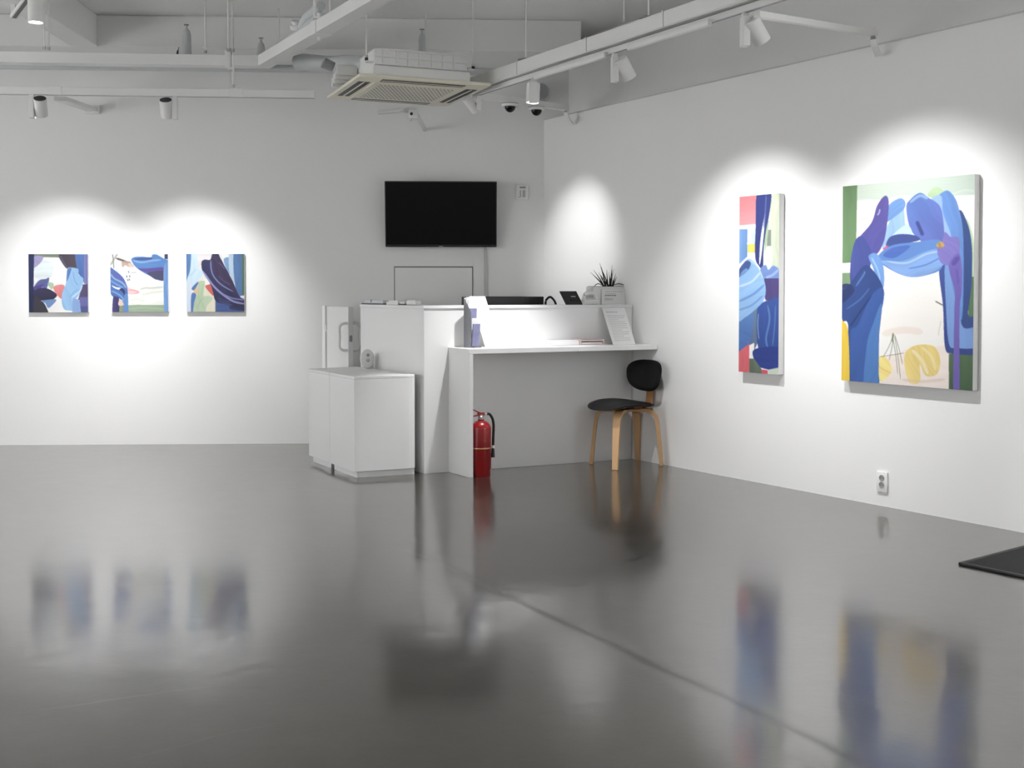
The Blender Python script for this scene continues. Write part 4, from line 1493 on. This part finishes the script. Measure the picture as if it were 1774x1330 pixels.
# backrest: rounded shield, wider above
g = cushion(lambda th: (sup(.196, .119, 2.6, th)[0], sup(.196, .119, 2.6, th)[1]), .03, .006)
for v in g.bm.verts:
    x, y, zz = v.co.x, v.co.y, v.co.z
    x = x * (1 + .10 * y / .128)
    v.co = Vector((zz - 1.0 * x * x * -1.0, x, y))
backq = Quaternion((0, 0, 1), math.radians(7)) @ Quaternion((0, 1, 0), math.radians(-8))
g.build('backrest', M['leather'], chair, smooth=True, loc=(-.185, 0, .667), rot=backq)
path = smooth_path([(-.06, 0, SEATZ - .004), (-.15, 0, SEATZ - .002), (-.195, 0, SEATZ + .02), (-.207, 0, SEATZ + .08), (-.212, 0, .60), (-.222, 0, .70)], 6)
G().sweep(path, [(-.035, -.008), (.035, -.008), (.035, .008), (-.035, .008)], up=Vector((1, 0, 0.3))).build('back_support', M['wood_edge'], chair, smooth=True)

# ------------------------------------------------------------------ fire extinguisher
fe = thing('fire_extinguisher', 'red fire extinguisher standing under the counter shelf', 'extinguisher', (-.219, 7.926, 0), UA)
r = .072
prof = [(0, 0.0), (r - .008, 0.0), (r - .006, .004), (r - .006, .045), (r, .055), (r, .33)]
for k in range(1, 8):
    a_ = k / 8 * PI / 2
    prof.append((r * math.cos(a_) * .98 + .0015, .33 + .062 * math.sin(a_)))
prof += [(.022, .393), (.020, .402)]
G().lathe(prof, (0, 0, 0), None, 32).build('cylinder', M['red'], fe, smooth=True)
G().lathe([(.0725, .196), (.0730, .197), (.0730, .203), (.0725, .204)], (0, 0, 0), None, 32).build('strap', M['gold'], fe)
G().lathe([(.020, .398), (.021, .402), (.021, .418), (.016, .424), (.016, .432)], (0, 0, 0), None, 18).build('valve', M['chrome'], fe, smooth=True)
G().box((.0, 0, .436), (.05, .022, .022), bev=.003).build('head', M['red'], fe)
G().box((-.045, 0, .462), (.125, .018, .008), rot=Quaternion((0, 1, 0), math.radians(24)), bev=.002).build('lever', M['red'], fe)
G().box((-.055, 0, .424), (.09, .018, .008), rot=Quaternion((0, 1, 0), math.radians(-8)), bev=.002).build('carry_handle', M['red'], fe)
G().lathe([(.006, 0), (.006, .02)], (.028, 0, .436), Quaternion((0, 1, 0), math.radians(90)), 10).build('outlet', M['chrome'], fe)
hp = smooth_path([(.046, 0, .436), (.066, 0, .432), (.088, 0, .40), (.097, 0, .35), (.095, 0, .28), (.093, 0, .205)], 6)
G().tube(hp, .0095, 10).build('hose', M['rubber'], fe, smooth=True)
G().lathe([(.012, .19), (.012, .21)], (.093, 0, 0), None, 10).build('clip', M['plastic_white'], fe)
G().lathe([(.013, .125), (.011, .18), (.009, .192)], (.092, 0, 0), None, 12).build('nozzle', M['rubber'], fe, smooth=True)

# ------------------------------------------------------------------ overhead: tracks, ducts, air conditioner
TZ = 2.74
TK0, TK1 = Vector((-0.285, 8.372, 0)), Vector((1.179, 5.892, 0))
TKD = (TK1 - TK0).normalized()
TKA = math.atan2(TKD.y, TKD.x)
TKN = Vector((TKD.y, -TKD.x, 0))          # to the left of the run
TKL = 7.4


def tk(px):
    """point under the right track at picture column px"""
    k_ = (px - 887) / FOC
    t_ = (k_ * TK0.y - TK0.x) / (TKD.x - k_ * TKD.y)
    return TK0 + TKD * t_


tr = thing('cable_tray', 'white cable channel with lighting track running along the right wall', 'cable tray', (TK0.x, TK0.y, TZ), TKA)
G().box((TKL / 2, 0, .085), (TKL, .12, .085), bev=.003).build('channel', M['metal_white'], tr)
for y in (-.050, .050):
    G().box((TKL / 2, y, .0405), (TKL, .012, .006)).build('lip', M['metal_white'], tr)
G().box((TKL / 2, .012, .021), (TKL, .034, .034), bev=.002).build('lighting_track', M['metal_white'], tr)
G().box((TKL / 2, .012, .0032), (TKL, .012, .003)).build('track_slot', M['grey'], tr)
for x in (0.72, 1.56, 2.32, 4.2):
    G().box((x, 0, .086), (.012, .126, .091)).build('joint_cover', M['metal_white'], tr)
    G().box((x + .006, .0, .086), (.004, .1225, .0875)).build('seam', M['grey'], tr)
# long light strips clipped under the track
for x0, x1 in ((.9, 1.72), (1.95, 2.68)):
    g = G().box(((x0 + x1) / 2, -.022, -.002), (x1 - x0, .03, .035), bev=.006)
    o = g.build('light_strip', M['plastic_white'], tr, smooth=True)


def rod(name, x, y, z0, z1, label, r=.006, clamp=None, group='thin rods hanging from the ceiling'):
    t = thing(name, label, 'rod', (x, y, z0), 0, group)
    G().lathe([(r, 0), (r, z1 - z0)], (0, 0, 0), None, 8).build('rod', M['metal_white'], t)
    G().lathe([(r * 1.9, 0), (r * 1.9, .02)], (0, 0, .0), None, 6).build('nut', M['chrome'], t)
    if clamp is not None:
        g = G()
        c_, s_ = math.cos(clamp), math.sin(clamp)
        pts = [(-.055 * c_, -.055 * s_, .012), (0, 0, .02), (.055 * c_, .055 * s_, .008), (.075 * c_, .075 * s_, .0)]
        g.sweep(smooth_path(pts, 4), [(-.012, -.004), (.012, -.004), (.012, .004), (-.012, .004)]).build('clamp', M['grey'], t)
    return t


def rod_px(px, py_low, z_low, label, r=.006, clamp=None, y=None):
    p = at_z(px, py_low, z_low) if y is None else at_y(px, py_low, y)
    return rod('hanger_rod', p.x, p.y, p.z, CEIL, label, r, clamp)


for px, lab in ((911, 'thin hanger rod with dark clamp over the two dome cameras'), (1122, 'thin hanger rod with dark clamp, right of the dome cameras')):
    p = tk(px)
    rod('hanger_rod', p.x, p.y, TZ + .130, CEIL, lab, .005, TKA + .9)
p = tk(1380)
rod('hanger_rod', p.x, p.y, TZ + .130, CEIL, 'hanger rod of the right cable tray near the frame edge', .005, TKA + .9)

# left and middle tray with a bend
TA = [Vector((-6.9, 8.06, 0)), Vector((-1.85, 8.435, 0))]
TB = Vector((-1.85, 8.435, 0)) + Vector((0.4966, -0.868, 0)) * 6.4
t2 = thing('bent_cable_tray', 'white cable channel across the back that bends toward the viewer', 'cable tray', (0, 0, 0))
Z0, Z1 = 2.97, 3.048
hw = .055
d1 = (TA[1] - TA[0]).normalized(); n1 = Vector((d1.y, -d1.x, 0))
d2 = (TB - TA[1]).normalized(); n2 = Vector((d2.y, -d2.x, 0))
mit = (n1 + n2).normalized() / ((n1 + n2).normalized().dot(n1))
k0, k1_ = TA[1] + mit * hw, TA[1] - mit * hw
G().prism([V2(TA[0] + n1 * hw), V2(k0), V2(k1_), V2(TA[0] - n1 * hw)], Z0, Z1, bev=.002).build('channel', M['metal_white'], t2)
G().prism([V2(k0), V2(TB + n2 * hw), V2(TB - n2 * hw), V2(k1_)], Z0, Z1, bev=.002).build('channel', M['metal_white'], t2)
e_ = .004
for s in (1.18, 4.4):
    q = TA[1] + d2 * s
    G().prism([V2(q + n2 * (hw + e_)), V2(q + d2 * .10 + n2 * (hw + e_)), V2(q + d2 * .10 - n2 * (hw + e_)), V2(q - n2 * (hw + e_))], Z0 - e_, Z1 + e_).build('joint_cover', M['metal_white'], t2)
    G().box((q.x, q.y, Z0 + .06), (.02, .02, .18)).build('hanger_plate', M['metal_white'], t2)
q = at_z(395, 114, Z0)
qa = TA[0] + d1 * ((q.x - TA[0].x) / d1.x)
G().box((qa.x, qa.y, (Z0 + Z1) / 2 + .012), (.045, .122, .118), rot=Quaternion((0, 0, 1), math.atan2(d1.y, d1.x)), bev=.002).build('joint_cover', M['metal_white'], t2)

# rods that carry the trays and pipes on the left
for px, y_, lab, r_ in ((77, 7.42, 'left rod of the pair near the lit downlight', .006), (84.5, 7.44, 'right rod of the pair near the lit downlight', .006),
                        (356, 8.36, 'thin rod left of the pair over the middle tray', .006), (396, 8.3, 'left rod of the pair over the middle tray', .008),
                        (403, 8.31, 'right rod of the pair over the middle tray', .008), (483.5, 8.62, 'short rod behind the bend of the tray', .005),
                        (737, 8.75, 'thin rod behind the air conditioner', .005)):
    p = at_y(px, 95, y_)
    rod('hanger_rod', p.x, y_, 2.885 if y_ < 8 else 3.06, CEIL, lab, r_)
p = at_y(1081, 38, 7.6)
rod('hanger_rod', p.x, 7.6, p.z, CEIL, 'thin short rod between the right tray and the ceiling', .005)

# back lighting track
BT0, BT1 = Vector((-7.0, 8.016, 0)), Vector((-1.47, 8.44, 0))
bd = (BT1 - BT0).normalized()
BTA = math.atan2(bd.y, bd.x)
bl = (BT1 - BT0).length
bt = thing('lighting_track', 'white lighting track in front of the back wall', 'track', (BT0.x, BT0.y, TZ), BTA)
G().box((bl / 2, 0, .0275), (bl, .05, .055), bev=.002).build('rail', M['metal_white'], bt)
G().box((bl / 2, 0, .0005), (bl, .014, .004)).build('slot', M['grey'], bt)
for px in (97, 404):
    q = at_y(px, 160, 8.3)
    x = (q.x - BT0.x) / bd.x
    G().box((x, 0, .03), (.10, .056, .062), bev=.002).build('coupler', M['metal_white'], bt)
q = at_y(404, 120, 8.33)
rod('hanger_rod', q.x, 8.333, TZ + .064, Z0 + .2, 'short rod between back track and middle tray', .006)


# wall struts
def strut(label, a, b, hook, ht=.046):
    t = thing('track_strut', label, 'strut', a, 0, 'struts between the tracks and the walls')
    d_ = b - a
    g = G().bar((0, 0, 0), d_, .036, ht)
    g.build('bar', M['metal_white'], t)
    g = G()
    dn = Vector((d_.x, d_.y, 0)).normalized()
    e = d_ - dn * .02
    pts = smooth_path([e + Vector((0, 0, .03)), e + Vector((0, 0, -.02)), e + dn * .015 + Vector((0, 0, -.075)), e + dn * hook + Vector((0, 0, -.125))], 5)
    g.sweep(pts, [(-.02, -.006), (.02, -.006), (.02, .006), (-.02, .006)], up=Vector((0.3, 0.3, 1))).build('hook', M['metal_white'], t)
    G().box(e + Vector((0, 0, -.028)), (.03, .03, .02)).build('bolt', M['grey'], t)
    return t


s0 = tk(822); s1 = on_wall(983, 187, 'right', .10)
strut('white strut to the corner with the two dome cameras under it', Vector((s0.x, s0.y, 2.752)), s1, .075)
s0b = tk(1303); s1b = on_wall(1516, 58, 'right', .10)
strut('white strut crossing to the right wall near the top edge', Vector((s0b.x + .02, s0b.y + .02, 2.722)), s1b, .07, .032)
q = at_z(97, 168, TZ); w0 = Vector((q.x, q.y, 2.752))
w1 = on_wall(160, 190, 'back', .02)
t = thing('track_strut', 'short white strut from the back track to the back wall', 'strut', w0, 0, 'struts between the tracks and the walls')
G().bar((0.02, .03, -.02), w1 - w0, .09, .03).build('bar', M['metal_white'], t)
dl = w1 - w0
G().box((dl.x, dl.y, dl.z), (.12, .03, .07), bev=.003).build('wall_plate', M['metal_white'], t)

# air conditioner cassette
NLc, NRc = Vector((-1.018, 7.557, 0)), Vector((-0.171, 7.998, 0))
au = (NRc - NLc).normalized()
ACA = math.radians(22.5)
au = Vector((math.cos(ACA), math.sin(ACA), 0))
av = Vector((-math.sin(ACA), math.cos(ACA), 0))
AS = .945
acc = NLc + au * (AS / 2) + av * (AS / 2)
ACZ = TZ - .016
ac = thing('air_conditioner', 'ceiling cassette air conditioner with cream panel and white body', 'air conditioner', (acc.x, acc.y, ACZ), ACA)
# panel with recessed louver slots: frame made of strips around the slots
h = AS / 2
g = G()
g.prism([(-h, -h), (h, -h), (h, h), (-h, h)], .012, .036, bev=.008)
g.build('panel', M['cream'], ac, smooth=True)
sl0, sl1 = .385, .432
for k in range(4):
    rq = Quaternion((0, 0, 1), k * PI / 2)
    G().box(rq @ Vector((0, -.392, .0122)), (.60, .085, .003), rot=rq).build('louver_slot', M['dark'], ac)
    o = G().box((0, 0, 0), (.59, .012, .003), bev=.0008).build('louver', M['cream'], ac)
    o.location = rq @ Vector((0, -.392, .0098)); o.rotation_mode = 'QUATERNION'; o.rotation_quaternion = rq
G().prism([(-.325, -.325), (.325, -.325), (.325, .325), (-.325, .325)], .006, .0125, bev=.002).build('grille_frame', M['cream'], ac)
g = G()
NGR = 19
for i in range(NGR):
    for j in range(NGR):
        x, y = (i - (NGR - 1) / 2) * .029 + (.007 if j % 2 else -.007), (j - (NGR - 1) / 2) * .029
        g.lathe([(.0085, 0), (.0085, .002)], (x, y, .0048), None, 6)
g.build('grille_holes', M['grey'], ac, kind='stuff', label='rows of small dark grille holes')
bh_ = .42
g = G().box((-.02, -.01, .036 + .036), (.70, .86, .072), bev=.012)
g.build('drain_pan', M['plastic_white'], ac, smooth=True)
g = G().prism([(-.36, -.43), (-.24, -.43), (.20, -.43), (.31, -.43), (.31, .42), (-.36, .42)], .108, [.218, .228, .228, .20, .20, .218], bev=.008)
g.build('body', M['plastic_white'], ac, smooth=True)
for z in (.114, .165):
    G().box((-.025, -.434, z), (.66, .012, .006)).build('rib', M['metal_white'], ac)
for x in (-.30, -.20, -.12, -.04, .05, .13, .21):
    G().box((x, -.434, .160), (.009, .012, .10)).build('rib', M['metal_white'], ac)
G().box((-.03, -.434, .216), (.45, .014, .012), bev=.003).build('rib', M['metal_white'], ac)
for sx in (-1, 1):
    for sy in (-1, 1):
        G().box((-.02 + sx * .365, sy * .40, .13), (.05, .03, .012), bev=.002).build('hanging_bracket', M['metal_white'], ac)
        G().lathe([(.012, 0), (.012, .02)], (-.02 + sx * .385, sy * .40, .136), None, 6).build('nut', M['dark'], ac)
for sx, lab in ((-1, 'left suspension rod at the front of the air conditioner'), (1, 'right suspension rod at the front of the air conditioner')):
    p = acc + Matrix.Rotation(ACA, 3, 'Z') @ Vector((-.02 + sx * .385, -.40, 0))
    rod('suspension_rod', p.x, p.y, TZ + .137, CEIL, lab, .0055, group='suspension rods of the air conditioner')

# refrigerant pipe and drain fitting to the left of the air conditioner
a = acc + Matrix.Rotation(ACA, 3, 'Z') @ Vector((-.30, -.05, .2)); a.z = 2.90
b = at_y(572, 112, 8.35); c2 = at_y(530, 108, 8.42)
pth = smooth_path([a, a.lerp(b, .5) + Vector((0, 0, .01)), b, c2, c2 + Vector((-.06, .02, -.005)), c2 + Vector((-.085, .03, -.01))], 6)
pipe = G().tube(pth, .062, 14, scales=[(1, 1)] * (len(pth) - 4) + [(.9, .9), (.75, .75), (.5, .5), (.15, .15)]).build('insulated_pipe', M['insul'], smooth=True)
tag(pipe, 'fat grey insulated pipe leading left from the air conditioner', 'pipe')
dfp = at_y(597, 132, 8.06)
df = thing('drain_fitting', 'white ribbed drain fitting at the left side of the air conditioner', 'fitting', dfp, ACA)
for k in range(4):
    G().box((0, -.06 + k * .045, .03 - k * .022), (.15, .038, .07), bev=.010).build('rib', M['plastic_white'], df, smooth=True)
G().lathe([(.035, 0), (.04, .08)], (-.09, -.04, .05), Quaternion((0, 1, 0), math.radians(-70)), 14).build('spout', M['grey'], df, smooth=True)

# insulated pipe above the bend with elbow and bracket
pa, pb = at_y(488, 84, 8.6), at_y(556, 34, 7.75)
g = G().tube([pa - (pb - pa) * .02, pa.lerp(pb, .5), pb], .055, 14)
ip = thing('insulated_pipe', 'grey wrapped pipe with an elbow above the bend of the tray', 'pipe', (0, 0, 0))
g.build('run', M['insul'], ip, smooth=True)
e0, e1, e2, e3 = pa.lerp(pb, .45), at_y(529, 35, 7.95), at_y(541, 22, 7.85), at_y(556, 10, 7.7)
G().tube(smooth_path([e0, e1, e2, e3], 5), .034, 12).build('elbow', M['insul'], ip, smooth=True)
G().lathe([(.05, 0), (.05, .03), (.035, .034), (.035, .06)], at_y(515, 50, 8.1), Quaternion((1, 0, 0), .5), 14).build('collar', M['metal_white'], ip, smooth=True)
bq = at_y(556, 30, 7.6)
G().bar(bq + Vector((-.045, 0, 0)), bq + Vector((-.045, 0, .3)), .012, .012).build('hanger', M['metal_white'], ip)
G().bar(bq + Vector((.06, 0, 0)), bq + Vector((.06, 0, .3)), .012, .012).build('hanger', M['metal_white'], ip)
G().bar(bq + Vector((-.05, 0, 0)), bq + Vector((.065, 0, 0)), .02, .012).build('hanger', M['metal_white'], ip)


# upright sprinkler heads on their risers
def sprinkler(px, y_top, y_, lab, wide=1.0):
    zt = at_y(px, y_top, y_).z
    x = at_y(px, y_top, y_).x
    zb = 2.995
    t = thing('sprinkler', lab, 'sprinkler', (x, y_, zb), 0, 'upright sprinklers behind the trays')
    Hs = zt - zb
    G().lathe([(.050 * wide, 0), (.044 * wide, .03), (.036 * wide, .12), (.033 * wide, Hs - .075), (.026 * wide, Hs - .045), (.010, Hs - .03), (.008, Hs - .008)], (0, 0, 0), None, 16).build('riser', M['insul'], t, smooth=True)
    G().lathe([(.004, Hs - .012), (.004, Hs)], (0, 0, 0), None, 8).build('stem', M['chrome'], t)
    G().lathe([(.019, Hs - .002), (.019, Hs + .002)], (0, 0, 0), None, 12).build('deflector', M['grey'], t)


sprinkler(323, 43, 8.55, 'tall upright sprinkler riser left of the paired rods', 1.0)
sprinkler(452, 66, 8.58, 'short upright sprinkler riser just left of the tray bend', .9)
sprinkler(731, 51, 8.72, 'upright sprinkler riser behind the air conditioner', .8)
spp = G().tube([(-6.8, 8.31, 2.99), (-1.0, 8.62, 2.99), (-0.1, 8.72, 2.99)], .028, 10).build('sprinkler_pipe', M['insul'], smooth=True)
tag(spp, 'sprinkler supply pipe behind the cable tray along the back', 'pipe')
# black stub of a cable tie on the tray
q = at_y(307, 95, 8.36)
g = G().tube([(q.x, q.y, 3.045), (q.x + .004, q.y, 3.075), (q.x + .012, q.y, 3.10)], .006, 8, scales=[(1.8, 1.8), (1, 1), (.7, .7)])
tag(g.build('cable_tie', M['dark']), 'black cable tie end sticking up from the tray', 'cable tie')

# round duct end above the camera strut
q = on_wall(936, 162, 'back')
t = thing('round_duct', 'grey round duct end on the back wall above the dome cameras', 'duct', (q.x, q.y, q.z), AB)
G().lathe([(.075, 0), (.075, .10), (.066, .10), (.066, .04), (0, .04)], (0, 0, 0), rx, 24).build('duct_end', M['insul'], t, smooth=True)
G().lathe([(.09, 0), (.09, .012), (.07, .012)], (0, 0, 0), rx, 24).build('collar', M['metal_white'], t)


# dome cameras
def dome_cam(px, py, lab, f_):
    p = s0.copy(); p.z = 2.752
    q = p.lerp(s1, f_)
    t = thing('dome_camera', lab, 'camera', (q.x, q.y, q.z - .023), 0, 'dome cameras under the strut')
    G().lathe([(.062, -.028), (.064, -.024), (.064, -.006), (.058, 0)], (0, 0, 0), None, 24).build('base', M['plastic_white'], t, smooth=True)
    G().lathe([(.0645, -.008), (.0645, -.005)], (0, 0, 0), None, 24).build('seam_ring', M['dark'], t)
    pr = [(.042 * math.cos(a_), -.028 - .044 * math.sin(a_)) for a_ in [k * PI / 16 for k in range(8)]] + [(0, -.072)]
    G().lathe(pr[::-1], (0, 0, 0), None, 20).build('dome', M['screen'], t, smooth=True)


dome_cam(889, 187, 'dome camera on the left of the two under the strut', .36)
dome_cam(932, 190, 'dome camera on the right of the two, beside the lit spotlight', .645)


# ------------------------------------------------------------------ track spotlights
def track_light(label, mount, target, watts, size_deg, blend, side=-1, lit=False, head_r=.046, head_len=.135, ang=0.0, boxh=.15, drop=.02,
                lamp=True, vent=False, along=None, group='track spotlights'):
    """mount: point under the track; the driver box hangs there, the head swivels beside it toward the target"""
    al = along if along is not None else ang
    t = thing('track_light', label, 'spotlight', mount, al, group)
    G().box((0, 0, -drop / 2), (.03, .03, drop)).build('adapter', M['metal_white'], t)
    G().box((0, 0, -drop - boxh / 2), (.036, .058, boxh), bev=.002).build('driver_box', M['metal_white'], t)
    pv = Vector((side * .062, 0, -drop - boxh * .45))
    wp = Vector(mount) + Matrix.Rotation(al, 3, 'Z') @ pv
    d_ = (Vector(target) - wp).normalized()
    dl_ = Matrix.Rotation(-al, 3, 'Z') @ d_
    q_ = dl_.to_track_quat('-Z', 'Y')
    hr, hl = head_r, head_len
    hd = G().lathe([(0, hl * .5), (hr - .006, hl * .5), (hr, hl * .5 - .005), (hr, -hl * .5), (hr - .005, -hl * .5), (hr - .006, -hl * .5 + .015), (0, -hl * .5 + .015)], (0, 0, 0), None, 24).build(
        'head', M['metal_white'], t, smooth=True, loc=pv, rot=q_)
    G().lathe([(0, 0), (hr - .007, 0)][::-1] + [(0, .001)], (0, 0, -hl * .5 + .0125), None, 20).build('lens', M['lens'], hd)
    if vent:
        G().lathe([(hr - .003, 0), (hr - .003, .003), (0, .003)], (0, 0, hl * .5 - .001), None, 20).build('vent', M['vent_mesh'], hd)
    G().box((side * .028, 0, -drop - boxh * .45), (.03, .018, .018)).build('pivot', M['grey'], t)
    if lamp:
        l = bpy.data.lights.new('lamp', 'SPOT')
        l.energy = watts
        l.spot_size = math.radians(size_deg)
        l.spot_blend = blend
        l.shadow_soft_size = .022
        l.color = (1, 1, .995)
        o = bpy.data.objects.new('lamp', l)
        C.objects.link(o)
        o.parent = t
        o.location = pv + dl_ * (hl * .5 + .012)
        o.rotation_mode = 'QUATERNION'
        o.rotation_quaternion = q_
    return t


def rt_mount(px):
    p = tk(px)
    return Vector((p.x, p.y, TZ)) + TKN * -.012


def bt_mount(px):
    q = at_y(px, 168, 8.3)
    x = (q.x - BT0.x) / bd.x
    p = BT0 + bd * x
    return Vector((p.x, p.y, TZ))


# two heads on the back track, washing the small paintings
track_light('back track spotlight at far left, washing the leftmost paintings', bt_mount(57), on_wall(108, 620, 'back'), SPOT_W, 75, 1.0, 1, along=BTA, vent=True)
track_light('back track spotlight with head left of its driver box, washing the third small painting', bt_mount(299), on_wall(335, 620, 'back'), SPOT_W, 75, 1.0, -1, along=BTA, vent=True)
# right track heads
track_light('right track spotlight nearest the viewer, beside the long wall strut', rt_mount(1285), on_wall(1592, 570, 'right'), SPOT_W, 82, 1.0, 1, along=TKA + 1.2)
track_light('right track spotlight aimed at the tall narrow painting', rt_mount(1061), on_wall(1318, 570, 'right'), SPOT_W, 79, 1.0, 1, along=TKA + 1.2)
track_light('lit spotlight between the dome cameras, shining down on the counter', rt_mount(921), Vector((.04, 7.66, .9)), DESK_W, 66, .6, 1, along=PI / 2, boxh=.14)
track_light('farthest right track spotlight, beside the air conditioner corner', rt_mount(828), on_wall(1006, 430, 'right'), SPOT_W * .5, 46, 1.0, -1, along=TKA + 1.0, head_r=.035, boxh=.09)
# lit downlight at upper left, hanging from the bent tray's neighbour
dl = at_z(62, 38, 2.88)
t = thing('downlight', 'lit white cylinder downlight hanging at the upper left', 'spotlight', (dl.x, dl.y, dl.z))
G().lathe([(.0, .0), (.036, 0), (.04, -.004), (.044, -.004), (.044, .19), (.03, .2), (0, .2)], (0, 0, 0), None, 24).build('cylinder', M['metal_white'], t, smooth=True)
G().lathe([(.006, .2), (.006, CEIL - dl.z)], (0, 0, 0), None, 8).build('stem', M['metal_white'], t)
G().lathe([(.035, -.0015), (.0, -.0015)], (0, 0, 0), None, 20).build('lens', M['lens'], t)
l = bpy.data.lights.new('lamp', 'SPOT')
l.energy = 60; l.spot_size = math.radians(70); l.spot_blend = .6; l.shadow_soft_size = .03
o = bpy.data.objects.new('lamp', l); C.objects.link(o); o.parent = t; o.location = (0, 0, -.02)
# linear air slot on the ceiling
a, b = at_z(24, 29, 3.12), at_z(52, -8, 3.12)
g = G()
ld = thing('linear_diffuser', 'dark slotted air diffuser bar at the upper left corner', 'diffuser', a)
G().bar((0, 0, 0), b - a, .026, .02).build('slot', M['dark'], ld)
nn_ = Vector((-(b - a).y, (b - a).x, 0)).normalized()
for s in (-1, 1):
    G().bar(nn_ * .018 * s, (b - a) + nn_ * .018 * s, .008, .024).build('frame', M['metal_white'], ld)
G().bar((0, 0, .01), Vector((0, 0, CEIL - 3.12)), .03, .03).build('hanger', M['metal_white'], ld)

# small camera under the back of the air conditioner
q = at_y(716, 198, 8.75)
t = thing('small_camera', 'small white camera with dark lens below the air conditioner', 'camera', (q.x, q.y, q.z), 0)
G().box((0, 0, 0), (.07, .05, .07), bev=.012).build('housing', M['plastic_white'], t, smooth=True)
G().lathe([(.012, 0), (.012, .004), (0, .004)], (-.012, -.026, .0), rx, 14).build('lens', M['dark'], t)
G().lathe([(.01, -.05), (.01, -.03)], (-.02, 0, 0), None, 10).build('foot', M['metal_white'], t)
w1 = on_wall(716, 198, 'back')
G().bar((.02, .02, .01), (.02, w1.y - q.y, .01), .025, .025).build('arm', M['metal_white'], t)
# flat bracket beside it
a, b = on_wall(655, 196, 'back', .02), on_wall(699, 191, 'back', .02)
t = thing('wall_bracket', 'low white bracket on the back wall under the air conditioner', 'bracket', (a + b) / 2, AB)
G().box((0, -.01, 0), ((b - a).length, .03, .028), rot=Quaternion((0, 1, 0), -math.radians(5)), bev=.003).build('plate', M['metal_white'], t)
G().box(((b - a).length / 2 - .015, -.03, .012), (.03, .04, .03), bev=.003).build('clip', M['metal_white'], t)
